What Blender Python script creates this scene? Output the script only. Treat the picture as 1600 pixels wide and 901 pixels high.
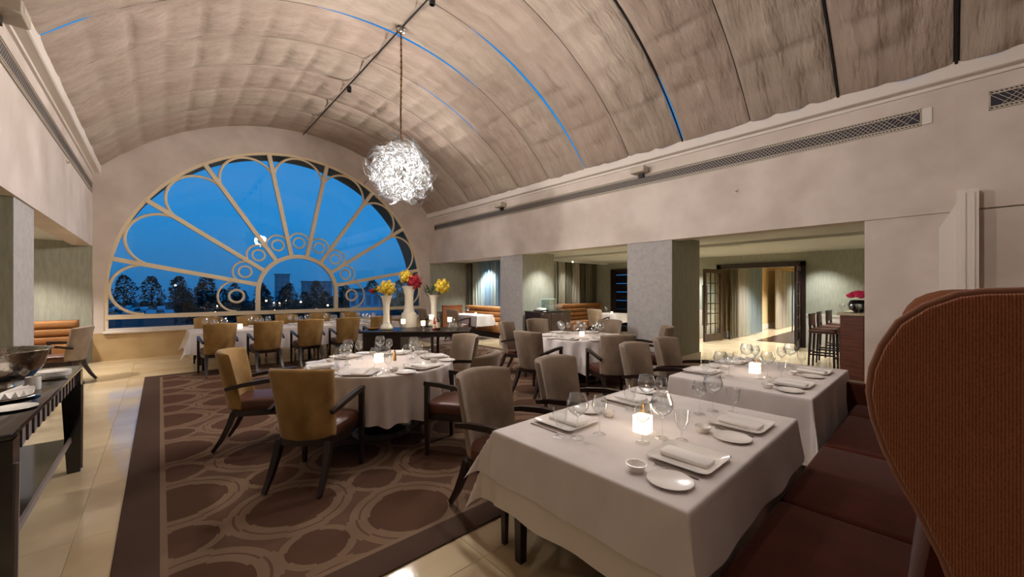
import bpy, bmesh, math, random
from math import sin, cos, pi, radians, hypot, atan2, sqrt
from mathutils import Vector, Matrix
random.seed(7)
for o in list(bpy.data.objects): bpy.data.objects.remove(o)
SC = bpy.context.scene
COL = SC.collection
# ------------------------------------------------------------------ camera
cam = bpy.data.cameras.new('camera'); camo = bpy.data.objects.new('camera', cam); COL.objects.link(camo)
cam.sensor_width = 36; cam.lens = 611/1600*36; cam.shift_y = 2.5/1600
cam.clip_start = 0.03; cam.clip_end = 600
camo.location = (0, 0, 1.55); camo.rotation_euler = (pi/2, 0, -radians(42))
SC.camera = camo
# ------------------------------------------------------------------ world
def lin(c): return tuple(((x/255)/12.92 if x/255 <= .04045 else ((x/255+.055)/1.055)**2.4) for x in c)
w = bpy.data.worlds.new('dusk_sky'); SC.world = w; w.use_nodes = True
nt = w.node_tree; N = nt.nodes; L = nt.links
bg = N['Background']; tc = N.new('ShaderNodeTexCoord'); sp = N.new('ShaderNodeSeparateXYZ'); cr = N.new('ShaderNodeValToRGB')
no = N.new('ShaderNodeTexNoise'); no.inputs['Scale'].default_value = 2.2; no.inputs['Detail'].default_value = 4
ma = N.new('ShaderNodeMath'); ma.operation = 'MULTIPLY_ADD'; ma.inputs[1].default_value = .12
L.new(tc.outputs['Generated'], sp.inputs[0]); L.new(tc.outputs['Generated'], no.inputs['Vector'])
L.new(no.outputs['Fac'], ma.inputs[0]); L.new(sp.outputs['Z'], ma.inputs[2]); L.new(ma.outputs[0], cr.inputs['Fac'])
e = cr.color_ramp.elements
e[0].position = 0.0; e[0].color = (*lin((22, 92, 152)), 1)
e[1].position = 1.0; e[1].color = (*lin((18, 92, 178)), 1)
for p, c in ((.08, (36, 112, 172)), (.2, (26, 130, 202)), (.45, (24, 132, 206))):
    q = e.new(p); q.color = (*lin(c), 1)
L.new(cr.outputs['Color'], bg.inputs['Color']); bg.inputs['Strength'].default_value = 1.2
# ------------------------------------------------------------------ exposure
SC.view_settings.view_transform = 'Standard'; SC.view_settings.look = 'None'
SC.view_settings.exposure = 0.0; SC.view_settings.gamma = 1; SC.view_settings.use_curve_mapping = False
try:
    SC.cycles.max_bounces = 10; SC.cycles.diffuse_bounces = 5; SC.cycles.glossy_bounces = 4
    SC.cycles.transparent_max_bounces = 24; SC.cycles.sample_clamp_indirect = 4
    SC.cycles.caustics_reflective = False; SC.cycles.caustics_refractive = False
except Exception: pass
WARM = (1.0, .92, .82); NEUT = (1.0, .95, .91)
PW = dict(chandelier=600, cove=690, candle=1.2, aisle=350, added_spots=140)

# ------------------------------------------------------------------ mesh helpers
class MB:
    def __init__(s): s.v = []; s.f = []
    def add(s, vs, fs):
        o = len(s.v); s.v += [tuple(p) for p in vs]; s.f += [tuple(i+o for i in f) for f in fs]; return s
    def box(s, x0, y0, z0, x1, y1, z1, M=None):
        vs = [Vector((x, y, z)) for z in (z0, z1) for y in (y0, y1) for x in (x0, x1)]
        if M: vs = [M @ p for p in vs]
        return s.add(vs, [(0,2,3,1),(4,5,7,6),(0,1,5,4),(2,6,7,3),(0,4,6,2),(1,3,7,5)])
    def rbox(s, x0, y0, z0, x1, y1, z1, r=.02, seg=2, M=None):
        bm = bmesh.new(); bmesh.ops.create_cube(bm, size=1)
        for p in bm.verts: p.co = Vector(((x0+x1)/2+p.co.x*(x1-x0), (y0+y1)/2+p.co.y*(y1-y0), (z0+z1)/2+p.co.z*(z1-z0)))
        bmesh.ops.bevel(bm, geom=bm.edges[:], offset=r, segments=seg, profile=.5, affect='EDGES')
        bm.verts.index_update()
        vs = [(M @ p.co if M else p.co.copy()) for p in bm.verts]; fs = [[q.index for q in f.verts] for f in bm.faces]
        bm.free(); return s.add(vs, fs)
    def loft(s, rings, closed=True, caps=True):
        n = len(rings[0]); vs = [p for r in rings for p in r]; fs = []
        m = n if closed else n-1
        for i in range(len(rings)-1):
            for j in range(m):
                k = (j+1) % n
                fs.append((i*n+j, i*n+k, (i+1)*n+k, (i+1)*n+j))
        if caps and closed:
            fs.append(tuple(range(n))[::-1]); fs.append(tuple((len(rings)-1)*n+j for j in range(n)))
        return s.add(vs, fs)
    def lathe(s, prof, n=20, c=(0,0,0), capb=False, capt=False):
        rings = [[(c[0]+r*cos(2*pi*j/n), c[1]+r*sin(2*pi*j/n), c[2]+z) for j in range(n)] for r, z in prof]
        s.loft(rings, True, False)
        o = len(s.v)-n*len(prof)
        if capb: s.f.append(tuple(o+j for j in range(n))[::-1])
        if capt: s.f.append(tuple(o+(len(prof)-1)*n+j for j in range(n)))
        return s
    def tube(s, pts, r, n=8, caps=True, closed=False, up=None, flat=1.0):
        pts = [Vector(p) for p in pts]; m = len(pts); rings = []
        rr = r if isinstance(r, (list, tuple)) else [r]*m
        prev = None
        for i, p in enumerate(pts):
            if closed: t = (pts[(i+1) % m]-pts[i-1]).normalized()
            else: t = (pts[min(i+1, m-1)]-pts[max(i-1, 0)]).normalized()
            if prev is None:
                a = Vector(up) if up else (Vector((0,0,1)) if abs(t.z) < .9 else Vector((1,0,0)))
                u = (a - t*a.dot(t)).normalized()
            else:
                u = prev - t*prev.dot(t); u = u.normalized()
            prev = u; b = t.cross(u); off = pi/n if n == 4 else 0
            rings.append([p + u*(rr[i]*cos(off+2*pi*j/n)) + b*(rr[i]*flat*sin(off+2*pi*j/n)) for j in range(n)])
        if closed: rings.append(rings[0]); return s.loft(rings, True, False)
        return s.loft(rings, True, caps)
    def grid(s, fn, nu, nv):
        vs = [fn(i/nu, j/nv) for j in range(nv+1) for i in range(nu+1)]; a = nu+1
        return s.add(vs, [(j*a+i, j*a+i+1, (j+1)*a+i+1, (j+1)*a+i) for j in range(nv) for i in range(nu)])
    def prism(s, pts, d):   # pts list of 3D points, d extrusion vector
        n = len(pts); d = Vector(d)
        return s.loft([[Vector(p) for p in pts], [Vector(p)+d for p in pts]])
    def ball(s, c, r, nu=8, nv=6, sc=(1,1,1), jit=0, rnd=random):
        vs = [(c[0], c[1], c[2]-r*sc[2])]
        for i in range(1, nv):
            a = -pi/2+pi*i/nv
            for j in range(nu):
                k = r*(1+jit*(rnd.random()-.5)); b = 2*pi*j/nu
                vs.append((c[0]+k*sc[0]*cos(a)*cos(b), c[1]+k*sc[1]*cos(a)*sin(b), c[2]+k*sc[2]*sin(a)))
        vs.append((c[0], c[1], c[2]+r*sc[2])); fs = []
        for j in range(nu):
            fs.append((0, 1+(j+1) % nu, 1+j)); fs.append((len(vs)-1, len(vs)-1-nu+j, len(vs)-1-nu+(j+1) % nu))
        for i in range(nv-2):
            for j in range(nu):
                k = (j+1) % nu; fs.append((1+i*nu+j, 1+i*nu+k, 1+(i+1)*nu+k, 1+(i+1)*nu+j))
        return s.add(vs, fs)
    def mesh(s, name, smooth=40):
        me = bpy.data.meshes.new(name); me.from_pydata([tuple(p) for p in s.v], [], s.f); me.validate()
        bm = bmesh.new(); bm.from_mesh(me); bmesh.ops.recalc_face_normals(bm, faces=bm.faces[:]); bm.to_mesh(me); bm.free()
        if smooth:
            me.shade_smooth(); me.set_sharp_from_angle(angle=radians(smooth))
        return me
def sring(a, b, z, n=24, p=5, c=(0,0)):   # superellipse ring
    out = []
    for j in range(n):
        t = 2*pi*j/n; x, y = cos(t), sin(t)
        out.append((c[0]+a*math.copysign(abs(x)**(2/p), x), c[1]+b*math.copysign(abs(y)**(2/p), y), z))
    return out
def obj(name, me, mat=None, parent=None, loc=(0,0,0), rot=(0,0,0), sc=None, smooth=40):
    if isinstance(me, MB): me = me.mesh(name, smooth)
    if mat and not me.materials: me.materials.append(mat)
    o = bpy.data.objects.new(name, me); COL.objects.link(o)
    o.location = loc; o.rotation_euler = rot
    if sc: o.scale = sc
    if parent: o.parent = parent
    return o
def tag(o, label=None, cat=None, group=None, kind=None):
    if label: o['label'] = label
    if cat: o['category'] = cat
    if group: o['group'] = group
    if kind: o['kind'] = kind
    return o
def thing(name, label, cat, loc=(0,0,0), rz=0, group=None):
    o = bpy.data.objects.new(name, None); COL.objects.link(o); o.empty_display_size = .1
    o.location = loc; o.rotation_euler = (0, 0, rz); return tag(o, label, cat, group)
def struct(name, me=None, mat=None, smooth=0):
    if me is None:
        o = bpy.data.objects.new(name, None); COL.objects.link(o)
    else: o = obj(name, me, mat, smooth=smooth)
    o['kind'] = 'structure'; return o
def dup(root, label=None, loc=None, rz=None, group=None):
    def cp(o, par):
        c = o.copy(); COL.objects.link(c)
        if par: c.parent = par
        for k in o.children: cp(k, c)
        return c
    r = cp(root, None)
    if label: r['label'] = label
    if group: r['group'] = group
    if loc is not None: r.location = loc
    if rz is not None: r.rotation_euler = (0, 0, rz)
    return r
def light(kind, name, power, color, loc, parent=None, size=.1, rot=(0,0,0), spot=None, blend=.6):
    d = bpy.data.lights.new(name, kind); d.energy = power; d.color = color
    if kind == 'AREA': d.size = size
    else: d.shadow_soft_size = size
    if spot: d.spot_size = radians(spot); d.spot_blend = blend
    o = bpy.data.objects.new(name, d); COL.objects.link(o); o.location = loc; o.rotation_euler = rot
    if parent: o.parent = parent
    return o
# ------------------------------------------------------------------ materials
def mat(name, col, rough=.6, metal=0, spec=.5, col2=None, nscale=3, ndetail=4, bump=0, bscale=40, emit=None, es=1, vec=(1,1,1), sheen=0, coat=0, contrast=(.35,.65)):
    m = bpy.data.materials.new(name); m.use_nodes = True; t = m.node_tree; n = t.nodes; l = t.links
    b = n['Principled BSDF']; b.inputs['Base Color'].default_value = (*lin(col), 1)
    b.inputs['Roughness'].default_value = rough; b.inputs['Metallic'].default_value = metal
    b.inputs['Specular IOR Level'].default_value = spec
    if sheen: b.inputs['Sheen Weight'].default_value = sheen; b.inputs['Sheen Roughness'].default_value = .4
    if coat: b.inputs['Coat Weight'].default_value = coat; b.inputs['Coat Roughness'].default_value = .08
    tcn = n.new('ShaderNodeTexCoord'); mp = n.new('ShaderNodeMapping'); mp.inputs['Scale'].default_value = vec
    l.new(tcn.outputs['Object'], mp.inputs['Vector'])
    if col2:
        x = n.new('ShaderNodeTexNoise'); x.inputs['Scale'].default_value = nscale; x.inputs['Detail'].default_value = ndetail
        r = n.new('ShaderNodeValToRGB'); r.color_ramp.elements[0].color = (*lin(col), 1); r.color_ramp.elements[1].color = (*lin(col2), 1)
        r.color_ramp.elements[0].position = contrast[0]; r.color_ramp.elements[1].position = contrast[1]
        l.new(mp.outputs[0], x.inputs['Vector']); l.new(x.outputs['Fac'], r.inputs['Fac']); l.new(r.outputs['Color'], b.inputs['Base Color'])
    if bump:
        bd = .035 if bump >= 1 else .02
        x = n.new('ShaderNodeTexNoise'); x.inputs['Scale'].default_value = bscale; x.inputs['Detail'].default_value = 3
        u = n.new('ShaderNodeBump'); u.inputs['Strength'].default_value = bump; u.inputs['Distance'].default_value = bd
        l.new(mp.outputs[0], x.inputs['Vector']); l.new(x.outputs['Fac'], u.inputs['Height']); l.new(u.outputs['Normal'], b.inputs['Normal'])
    if emit:
        b.inputs['Emission Color'].default_value = (*lin(emit), 1); b.inputs['Emission Strength'].default_value = es
    return m
def thin_glass(name, tint=(255,255,255), gain=2.2, rough=0.0, base=.02):
    m = bpy.data.materials.new(name); m.use_nodes = True; t = m.node_tree; n = t.nodes; l = t.links
    n.remove(n['Principled BSDF']); out = n['Material Output']
    tr = n.new('ShaderNodeBsdfTransparent'); tr.inputs['Color'].default_value = (*lin(tint), 1)
    gl = n.new('ShaderNodeBsdfGlossy'); gl.inputs['Roughness'].default_value = rough
    fr = n.new('ShaderNodeFresnel'); fr.inputs['IOR'].default_value = 1.45
    mu = n.new('ShaderNodeMath'); mu.operation = 'MULTIPLY_ADD'; mu.inputs[1].default_value = gain; mu.inputs[2].default_value = base; mu.use_clamp = True
    mx = n.new('ShaderNodeMixShader')
    # front-facing Fresnel only: thin sheets behave the same from both sides
    ge = n.new('ShaderNodeNewGeometry'); dt = n.new('ShaderNodeVectorMath'); dt.operation = 'DOT_PRODUCT'
    ab = n.new('ShaderNodeMath'); ab.operation = 'ABSOLUTE'; om = n.new('ShaderNodeMath'); om.operation = 'SUBTRACT'; om.inputs[0].default_value = 1
    pw = n.new('ShaderNodeMath'); pw.operation = 'POWER'; pw.inputs[1].default_value = 4
    sc_ = n.new('ShaderNodeMath'); sc_.operation = 'MULTIPLY_ADD'; sc_.inputs[1].default_value = .75; sc_.inputs[2].default_value = .04
    l.new(ge.outputs['Incoming'], dt.inputs[0]); l.new(ge.outputs['Normal'], dt.inputs[1]); l.new(dt.outputs['Value'], ab.inputs[0])
    l.new(ab.outputs[0], om.inputs[1]); l.new(om.outputs[0], pw.inputs[0]); l.new(pw.outputs[0], sc_.inputs[0])
    l.new(sc_.outputs[0], mu.inputs[0]); l.new(mu.outputs[0], mx.inputs[0]); l.new(tr.outputs[0], mx.inputs[1]); l.new(gl.outputs[0], mx.inputs[2])
    n.remove(fr); l.new(mx.outputs[0], out.inputs['Surface']); return m
M = {}
M['plaster'] = mat('plaster', (216, 203, 193), .65, spec=.3, col2=(198, 184, 173), nscale=1.6, ndetail=5, bump=.05, bscale=6)
M['trimwhite'] = mat('trim_white', (222, 212, 202), .5)
M['grass_paper'] = mat('wallpaper', (160, 161, 147), .8, spec=.2, col2=(147, 148, 134), nscale=30, vec=(1,1,.15), bump=.05, bscale=60)
M['coollit_face'] = mat('column_face_cool_light', (176, 172, 168), .75, spec=.3, col2=(164, 160, 158), nscale=14, bump=.04, bscale=50)  # cool light on the column fronts put into the colour
M['alcove_ceiling'] = mat('alcove_ceiling_paint', (214, 218, 214), .8)
M['marble'] = mat('marble', (212, 190, 154), .08, col2=(196, 172, 134), nscale=1.7, ndetail=7, spec=.55)
M['marble_b'] = mat('marble_pale', (214, 195, 162), .08, col2=(200, 178, 142), nscale=2.1, ndetail=7, spec=.55)
M['grout'] = mat('grout', (168, 148, 120), .8)
M['warmlit_stone'] = mat('sill_stone_warm_lit', (196, 170, 128), .35, col2=(180, 152, 110), nscale=2.5, ndetail=6)  # warm light under the window put into the stone colour
M['fabric'] = mat('ceiling_cloth', (176, 160, 146), .85, spec=.2, col2=(160, 144, 130), nscale=2.5, ndetail=6, bump=1.0, bscale=9, vec=(.55, 2.6, .55))
M['fabric_b'] = mat('ceiling_cloth_rosy', (174, 156, 143), .85, spec=.2, col2=(158, 140, 127), nscale=2.2, ndetail=6, bump=1.0, bscale=8.5, vec=(.6, 2.4, .6))
M['darksteel'] = mat('dark_steel', (38, 34, 32), .5, metal=.3)
M['frame'] = mat('window_frame_paint', (230, 212, 180), .45)
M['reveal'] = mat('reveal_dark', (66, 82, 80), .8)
M['glass'] = thin_glass('window_glass', (236, 244, 244), 1.5, base=.03)
M['wineglass'] = thin_glass('clear_glass', (254, 255, 255), 1.8, .16, base=.05)
M['cloth'] = mat('white_linen', (222, 213, 209), .85, spec=.2, col2=(212, 203, 199), nscale=5, bump=.04, bscale=8, sheen=.1)
M['undercloth'] = mat('ivory_undercloth', (222, 213, 203), .85, spec=.2)
M['napkin'] = mat('napkin_linen', (232, 226, 222), .85, spec=.2, bump=.05, bscale=90)
M['china'] = mat('white_china', (240, 234, 228), .2, coat=.3)
M['steel'] = mat('cutlery_steel', (190, 186, 182), .22, metal=1)
M['silver'] = mat('silver_plate', (206, 198, 188), .18, metal=1, bump=.25, bscale=26)
M['warmlitvelvet'] = mat('warm_lit_velvet', (164, 130, 80), .8, spec=.15, col2=(128, 97, 55), nscale=5, ndetail=6, bump=.12, bscale=70, sheen=.25, vec=(1,1,.6))  # warm light on these chairs put into the velvet colour
M['taupevelvet'] = mat('taupe_velvet', (146, 128, 110), .8, spec=.15, col2=(118, 101, 85), nscale=5, ndetail=6, bump=.12, bscale=70, sheen=.3, vec=(1,1,.6))  # same chair velvet, without the painted warm light
M['leather'] = mat('brown_leather', (88, 48, 32), .38, col2=(76, 40, 26), nscale=6, bump=.05, bscale=60)
M['darkwood'] = mat('dark_wood', (40, 24, 19), .32, col2=(30, 17, 14), nscale=4, vec=(6, 6, 1))
M['blackwood'] = mat('black_lacquer', (16, 14, 15), .12, coat=.5)
M['apron'] = mat('apron_grey_wood', (140, 128, 124), .35, col2=(122, 110, 106), nscale=5)
M['redwood'] = mat('red_wood', (112, 58, 36), .4, col2=(86, 42, 26), nscale=3, vec=(1, 1, 9), ndetail=6)
M['brownbench'] = mat('bench_fabric', (72, 32, 21), .9, spec=.1, col2=(62, 28, 18), nscale=7, bump=.08, bscale=120, sheen=.15)
M['orange'] = mat('orange_upholstery', (146, 98, 50), .75, col2=(132, 86, 42), nscale=6)
M['orangewood'] = mat('orange_wood', (126, 76, 40), .5, col2=(110, 62, 32), nscale=3, vec=(1,1,6))
M['vase'] = mat('milk_glass', (232, 224, 206), .25, coat=.3)
M['yellow'] = mat('yellow_petals', (226, 190, 44), .7, col2=(240, 214, 84), nscale=30)
M['red'] = mat('red_petals', (150, 14, 34), .6, col2=(176, 24, 48), nscale=30)
M['pink'] = mat('pink_petals', (206, 24, 84), .6)
M['leaf'] = mat('leaf_green', (66, 78, 34), .55, col2=(48, 60, 24), nscale=12)
M['black'] = mat('black_gloss', (14, 14, 16), .15)
M['bottlegreen'] = mat('bottle_green', (14, 22, 14), .1, coat=.4)
M['bottlered'] = mat('bottle_red', (140, 18, 30), .2, coat=.4)
M['gold'] = mat('gold_cap', (176, 128, 62), .3, metal=.8)
M['candle'] = mat('lit_candle_glass', (255, 236, 200), .5, emit=(255, 240, 216), es=2.0)
M['flame'] = mat('flame', (255, 220, 150), .5, emit=(255, 214, 140), es=14)
M['bulb'] = mat('bulb', (255, 245, 230), .5, emit=(255, 240, 222), es=7)
M['lens'] = mat('lamp_lens', (255, 245, 230), .5, emit=(255, 240, 220), es=8)
M['streetlight'] = mat('street_light', (255, 226, 180), .5, emit=(255, 222, 170), es=4)
M['fixture'] = mat('fixture_paint', (188, 176, 160), .5)
M['yellowwall'] = mat('hall_wall', (212, 188, 138), .8)
M['woodfloor'] = mat('hall_floor', (58, 38, 26), .25, col2=(42, 26, 18), nscale=4, vec=(1, 8, 1))
M['counter'] = mat('counter_stone', (206, 190, 164), .2, col2=(188, 168, 140), nscale=6)
M['dado'] = mat('dado_white', (214, 208, 196), .5)
M['blanktv'] = mat('dark_doorway', (18, 16, 20), .55, spec=.15)
CURT = [((124,138,140),'blue_grey'), ((96,120,140),'steel_blue'), ((146,150,138),'pale_sage'), ((92,88,72),'olive'), ((158,152,138),'sand'), ((64,56,44),'dark_brown')]
for c, nm in CURT: M['c_'+nm] = mat('curtain_'+nm, c, .85, spec=.2, col2=tuple(int(x*.86) for x in c), nscale=9, vec=(3,3,.1))
# chandelier glass
m = bpy.data.materials.new('frosted_white_glass'); m.use_nodes = True; t = m.node_tree; n = t.nodes; l = t.links
b = n['Principled BSDF']; b.inputs['Base Color'].default_value = (.15, .15, .148, 1); b.inputs['Roughness'].default_value = .12
tl = n.new('ShaderNodeBsdfTranslucent'); tl.inputs['Color'].default_value = (.10, .099, .097, 1)
tr = n.new('ShaderNodeBsdfTransparent'); m1 = n.new('ShaderNodeMixShader'); m1.inputs[0].default_value = .5; m2 = n.new('ShaderNodeMixShader'); m2.inputs[0].default_value = .42
l.new(b.outputs[0], m1.inputs[1]); l.new(tl.outputs[0], m1.inputs[2]); l.new(m1.outputs[0], m2.inputs[1]); l.new(tr.outputs[0], m2.inputs[2]); l.new(m2.outputs[0], n['Material Output'].inputs['Surface'])
M['leafglass'] = m
# woven rib fabric of the wing
def rib_mat():
    m = mat('ribbed_wing_fabric', (126, 70, 42), .9, spec=.1, sheen=.2); t = m.node_tree; n = t.nodes; l = t.links; b = n['Principled BSDF']
    tcn = n.new('ShaderNodeTexCoord'); mp = n.new('ShaderNodeMapping'); mp.inputs['Scale'].default_value = (1, 1, .5); l.new(tcn.outputs['Object'], mp.inputs[0])
    wv = n.new('ShaderNodeTexWave'); wv.bands_direction = 'Y'; wv.inputs['Scale'].default_value = 60; wv.inputs['Distortion'].default_value = 2.2; wv.inputs['Detail'].default_value = 2; wv.inputs['Detail Scale'].default_value = 5
    nz = n.new('ShaderNodeTexNoise'); nz.inputs['Scale'].default_value = 190
    mm = n.new('ShaderNodeMath'); mm.operation = 'MULTIPLY_ADD'; mm.inputs[1].default_value = .6
    l.new(mp.outputs[0], wv.inputs['Vector']); l.new(mp.outputs[0], nz.inputs['Vector']); l.new(nz.outputs['Fac'], mm.inputs[0]); l.new(wv.outputs['Fac'], mm.inputs[2])
    r = n.new('ShaderNodeValToRGB'); r.color_ramp.elements[0].color = (*lin((116, 67, 46)), 1); r.color_ramp.elements[1].color = (*lin((154, 98, 68)), 1)
    r.color_ramp.elements[0].position = .3; r.color_ramp.elements[1].position = 1.0
    l.new(mm.outputs[0], r.inputs['Fac']); l.new(r.outputs['Color'], b.inputs['Base Color'])
    u = n.new('ShaderNodeBump'); u.inputs['Strength'].default_value = .5; u.inputs['Distance'].default_value = .004
    l.new(mm.outputs[0], u.inputs['Height']); l.new(u.outputs['Normal'], b.inputs['Normal']); return m
M['rib'] = rib_mat()
def carpet_mat():
    m = bpy.data.materials.new('medallion_carpet'); m.use_nodes = True; t = m.node_tree; n = t.nodes; l = t.links; b = n['Principled BSDF']
    b.inputs['Roughness'].default_value = .95; b.inputs['Specular IOR Level'].default_value = .1
    tcn = n.new('ShaderNodeTexCoord'); s = n.new('ShaderNodeSeparateXYZ'); l.new(tcn.outputs['Object'], s.inputs[0])
    def mth(op, a, bb=None, c=None):
        q = n.new('ShaderNodeMath'); q.operation = op
        for i, x in enumerate((a, bb, c)):
            if x is None: continue
            if isinstance(x, (int, float)): q.inputs[i].default_value = x
            else: l.new(x, q.inputs[i])
        return q.outputs[0]
    P = 1.2
    X = s.outputs['X']; Y = s.outputs['Y']
    def cell(v, off):   # |distance to the nearest lattice line|
        a = mth('ADD', v, off); return mth('ABSOLUTE', mth('PINGPONG', a, P/2))
    ox, oy = .14, .24
    xa, xb = cell(X, ox), cell(X, ox+P/2); ya, yb = cell(Y, oy), cell(Y, oy+P/2)
    def dist(x, y, st):
        r = mth('SQRT', mth('ADD', mth('MULTIPLY', x, x), mth('MULTIPLY', y, y)))
        mn = mth('MINIMUM', x, y); mxx = mth('MAXIMUM', x, y)
        near = mth('LESS_THAN', mn, mth('MULTIPLY', mxx, .33))
        return mth('SUBTRACT', r, mth('MULTIPLY', near, st))
    big = mth('MINIMUM', dist(xa, ya, .018), dist(xb, yb, .018)); small = mth('MINIMUM', dist(xa, yb, .014), dist(xb, ya, .014))
    def band(d, a, bb): return mth('MULTIPLY', mth('GREATER_THAN', d, a), mth('LESS_THAN', d, bb))
    ring = mth('ADD', mth('ADD', band(big, .265, .325), band(big, .34, .395)), band(small, .165, .215)); ring = mth('MINIMUM', ring, 1)
    inside = mth('LESS_THAN', big, .265)
    inner_s = mth('LESS_THAN', small, .165)
    # border band
    ex = mth('SUBTRACT', 3.45, mth('ABSOLUTE', X)); ey = mth('SUBTRACT', 3.73, mth('ABSOLUTE', Y)); ed = mth('MINIMUM', ex, ey)
    border = mth('LESS_THAN', ed, .2); line = band(ed, .2, .235)
    nz = n.new('ShaderNodeTexNoise'); nz.inputs['Scale'].default_value = 2.2; nz.inputs['Detail'].default_value = 5; l.new(tcn.outputs['Object'], nz.inputs['Vector'])
    def mix(f, a, bb):
        q = n.new('ShaderNodeMix'); q.data_type = 'RGBA'; l.new(f, q.inputs['Factor'])
        for i, x in ((6, a), (7, bb)):
            if isinstance(x, tuple): q.inputs[i].default_value = (*lin(x), 1)
            else: l.new(x, q.inputs[i])
        return q.outputs[2]
    base = mix(nz.outputs['Fac'], (84, 62, 50), (100, 76, 62))
    c = mix(inside, base, (82, 58, 45)); c = mix(inner_s, c, (84, 60, 47)); c = mix(ring, c, (118, 96, 78))
    c = mix(line, c, (122, 100, 82)); c = mix(border, c, (78, 60, 50)); l.new(c, b.inputs['Base Color'])
    z = n.new('ShaderNodeTexNoise'); z.inputs['Scale'].default_value = 160; l.new(tcn.outputs['Object'], z.inputs['Vector'])
    u = n.new('ShaderNodeBump'); u.inputs['Strength'].default_value = .3; u.inputs['Distance'].default_value = .01
    l.new(z.outputs['Fac'], u.inputs['Height']); l.new(u.outputs['Normal'], b.inputs['Normal']); return m
M['carpet'] = carpet_mat()

# ================================================================== STRUCTURE
XL, XR, YE, YN = -1.08, 7.15, 12.3, -4.5
ZS, ZC = 2.5, 4.24            # soffit, cornice top
ZA = 2.58                     # alcove ceiling
CX, HC, RISE = 3.03, 4.0, 1.80
RV = (HC*HC+RISE*RISE)/(2*RISE); ZV = ZC+RISE-RV
def vault(x): return ZV+sqrt(max(RV*RV-(x-CX)**2, .01))
XBR, XBL, YB2, XB1 = 12.9, -4.0, 9.3, 8.75
# floor
fl = struct('floor', MB().box(XBL, YN, -.2, XBR+10, YE+.2, -.006), M['grout'])
tile = [MB().rbox(-.4492, -.4492, -.02, .4492, .4492, 0, .0015, 1).mesh('tile', 0) for _ in range(2)]
tile[0].materials.append(M['marble']); tile[1].materials.append(M['marble_b'])
for i in range(19):
    for j in range(19):
        x = XBL+.45+i*.9; y = YN+.45+j*.9
        if y > YE or x > XBR or y < -1.4: continue
        if x < XL-1.8: continue
        if .3 < x < 6.2 and 2.6 < y < 8.8: continue
        if x > 8.2 and y > 9.4: continue
        if x > 1 and y < -.4 and x < 7: continue
        obj('tile', tile[(i*7+j*5+i*j) % 2], None, fl, (x, y, 0))
carp = thing('carpet', 'large brown patterned carpet with pale ring medallions under the tables', 'carpet', (3.25, 5.77, 0))
obj('pile', MB().rbox(-3.45, -3.73, .001, 3.45, 3.73, .012, .004, 1), M['carpet'], carp)
def gz(x, y): return .0125 if (-.2 < x < 6.7 and 2.04 < y < 9.5) or (5.95 < x < 8.4 and 9.65 < y < 12.2) else 0.0
carp2 = thing('alcove_rug', 'brown carpet strip on the floor of the far right alcove', 'carpet', (7.5, 10.5, 0))
obj('pile', MB().rbox(-1.6, -.9, .001, .95, 1.78, .012, .004, 1), mat('plain_carpet', (104, 84, 74), .95, col2=(122, 102, 90), nscale=4), carp2)

# side walls: header beams, upper walls, cornices
def header(name, x, sgn):
    # wall above the soffit, thickness outward
    return struct(name, MB().box(min(x, x+sgn*.3), YN, ZS, max(x, x+sgn*.3), YE, ZC-.02), M['plaster'])
header('wall_right', XR, 1); header('wall_left', XL, -1)
struct('wall_near', MB().box(XBL, YN-.2, 0, XBR, YN, 6.4), M['plaster'])
for nm, x, sg in (('trim_1', XR, -1), ('trim_2', XL, 1)):
    prof = [(0, 4.03), (0, ZC+.03), (.13, ZC+.03), (.13, 4.085), (.115, 4.075), (.03, 4.07), (.03, 4.03)]
    struct(nm, MB().prism([(x+sg*a, YN, z) for a, z in prof], (0, YE-YN, 0)), M['trimwhite'])
# end wall with arched opening
AX, AZ, AR, ZB = 2.95, 1.5, 3.86, .64
def end_wall():
    mb = MB(); xs = sorted(set([XL-.02+(XR+.04-XL)*i/90 for i in range(91)]+[AX-AR, AX+AR]))
    top = lambda x: vault(min(max(x, CX-HC), CX+HC))+.12
    hole = lambda x: AZ+sqrt(max(AR*AR-(x-AX)**2, 0))
    for a, b_ in zip(xs[:-1], xs[1:]):
        mid = (a+b_)/2; ins = AX-AR <= mid <= AX+AR
        if ins:
            mb.add([(a, YE, 0), (b_, YE, 0), (b_, YE, ZB), (a, YE, ZB)], [(0,1,2,3)])
            mb.add([(a, YE, hole(a)), (b_, YE, hole(b_)), (b_, YE, top(b_)), (a, YE, top(a))], [(0,1,2,3)])
        else: mb.add([(a, YE, 0), (b_, YE, 0), (b_, YE, top(b_)), (a, YE, top(a))], [(0,1,2,3)])
    # inner edge of the opening
    out = [(AX-AR, ZB)]+[(AX-AR*cos(pi*i/80), AZ+AR*sin(pi*i/80)) for i in range(81)]+[(AX+AR, ZB)]
    mb.loft([[(x, YE+d, z) for x, z in out] for d in (0, .1)], False, False)
    return mb, out
mb, arch = end_wall()
we = struct('wall_end', mb, M['plaster'], smooth=20)
struct('wall_end_lower', MB().box(XL, YE-.012, 0, XR, YE-.002, ZB-.03), M['warmlit_stone'])
struct('trim_3', MB().rbox(AX-AR-.02, YE-.07, ZB-.05, AX+AR+.02, YE+.9, ZB, .01, 1), M['trimwhite'])
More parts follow.
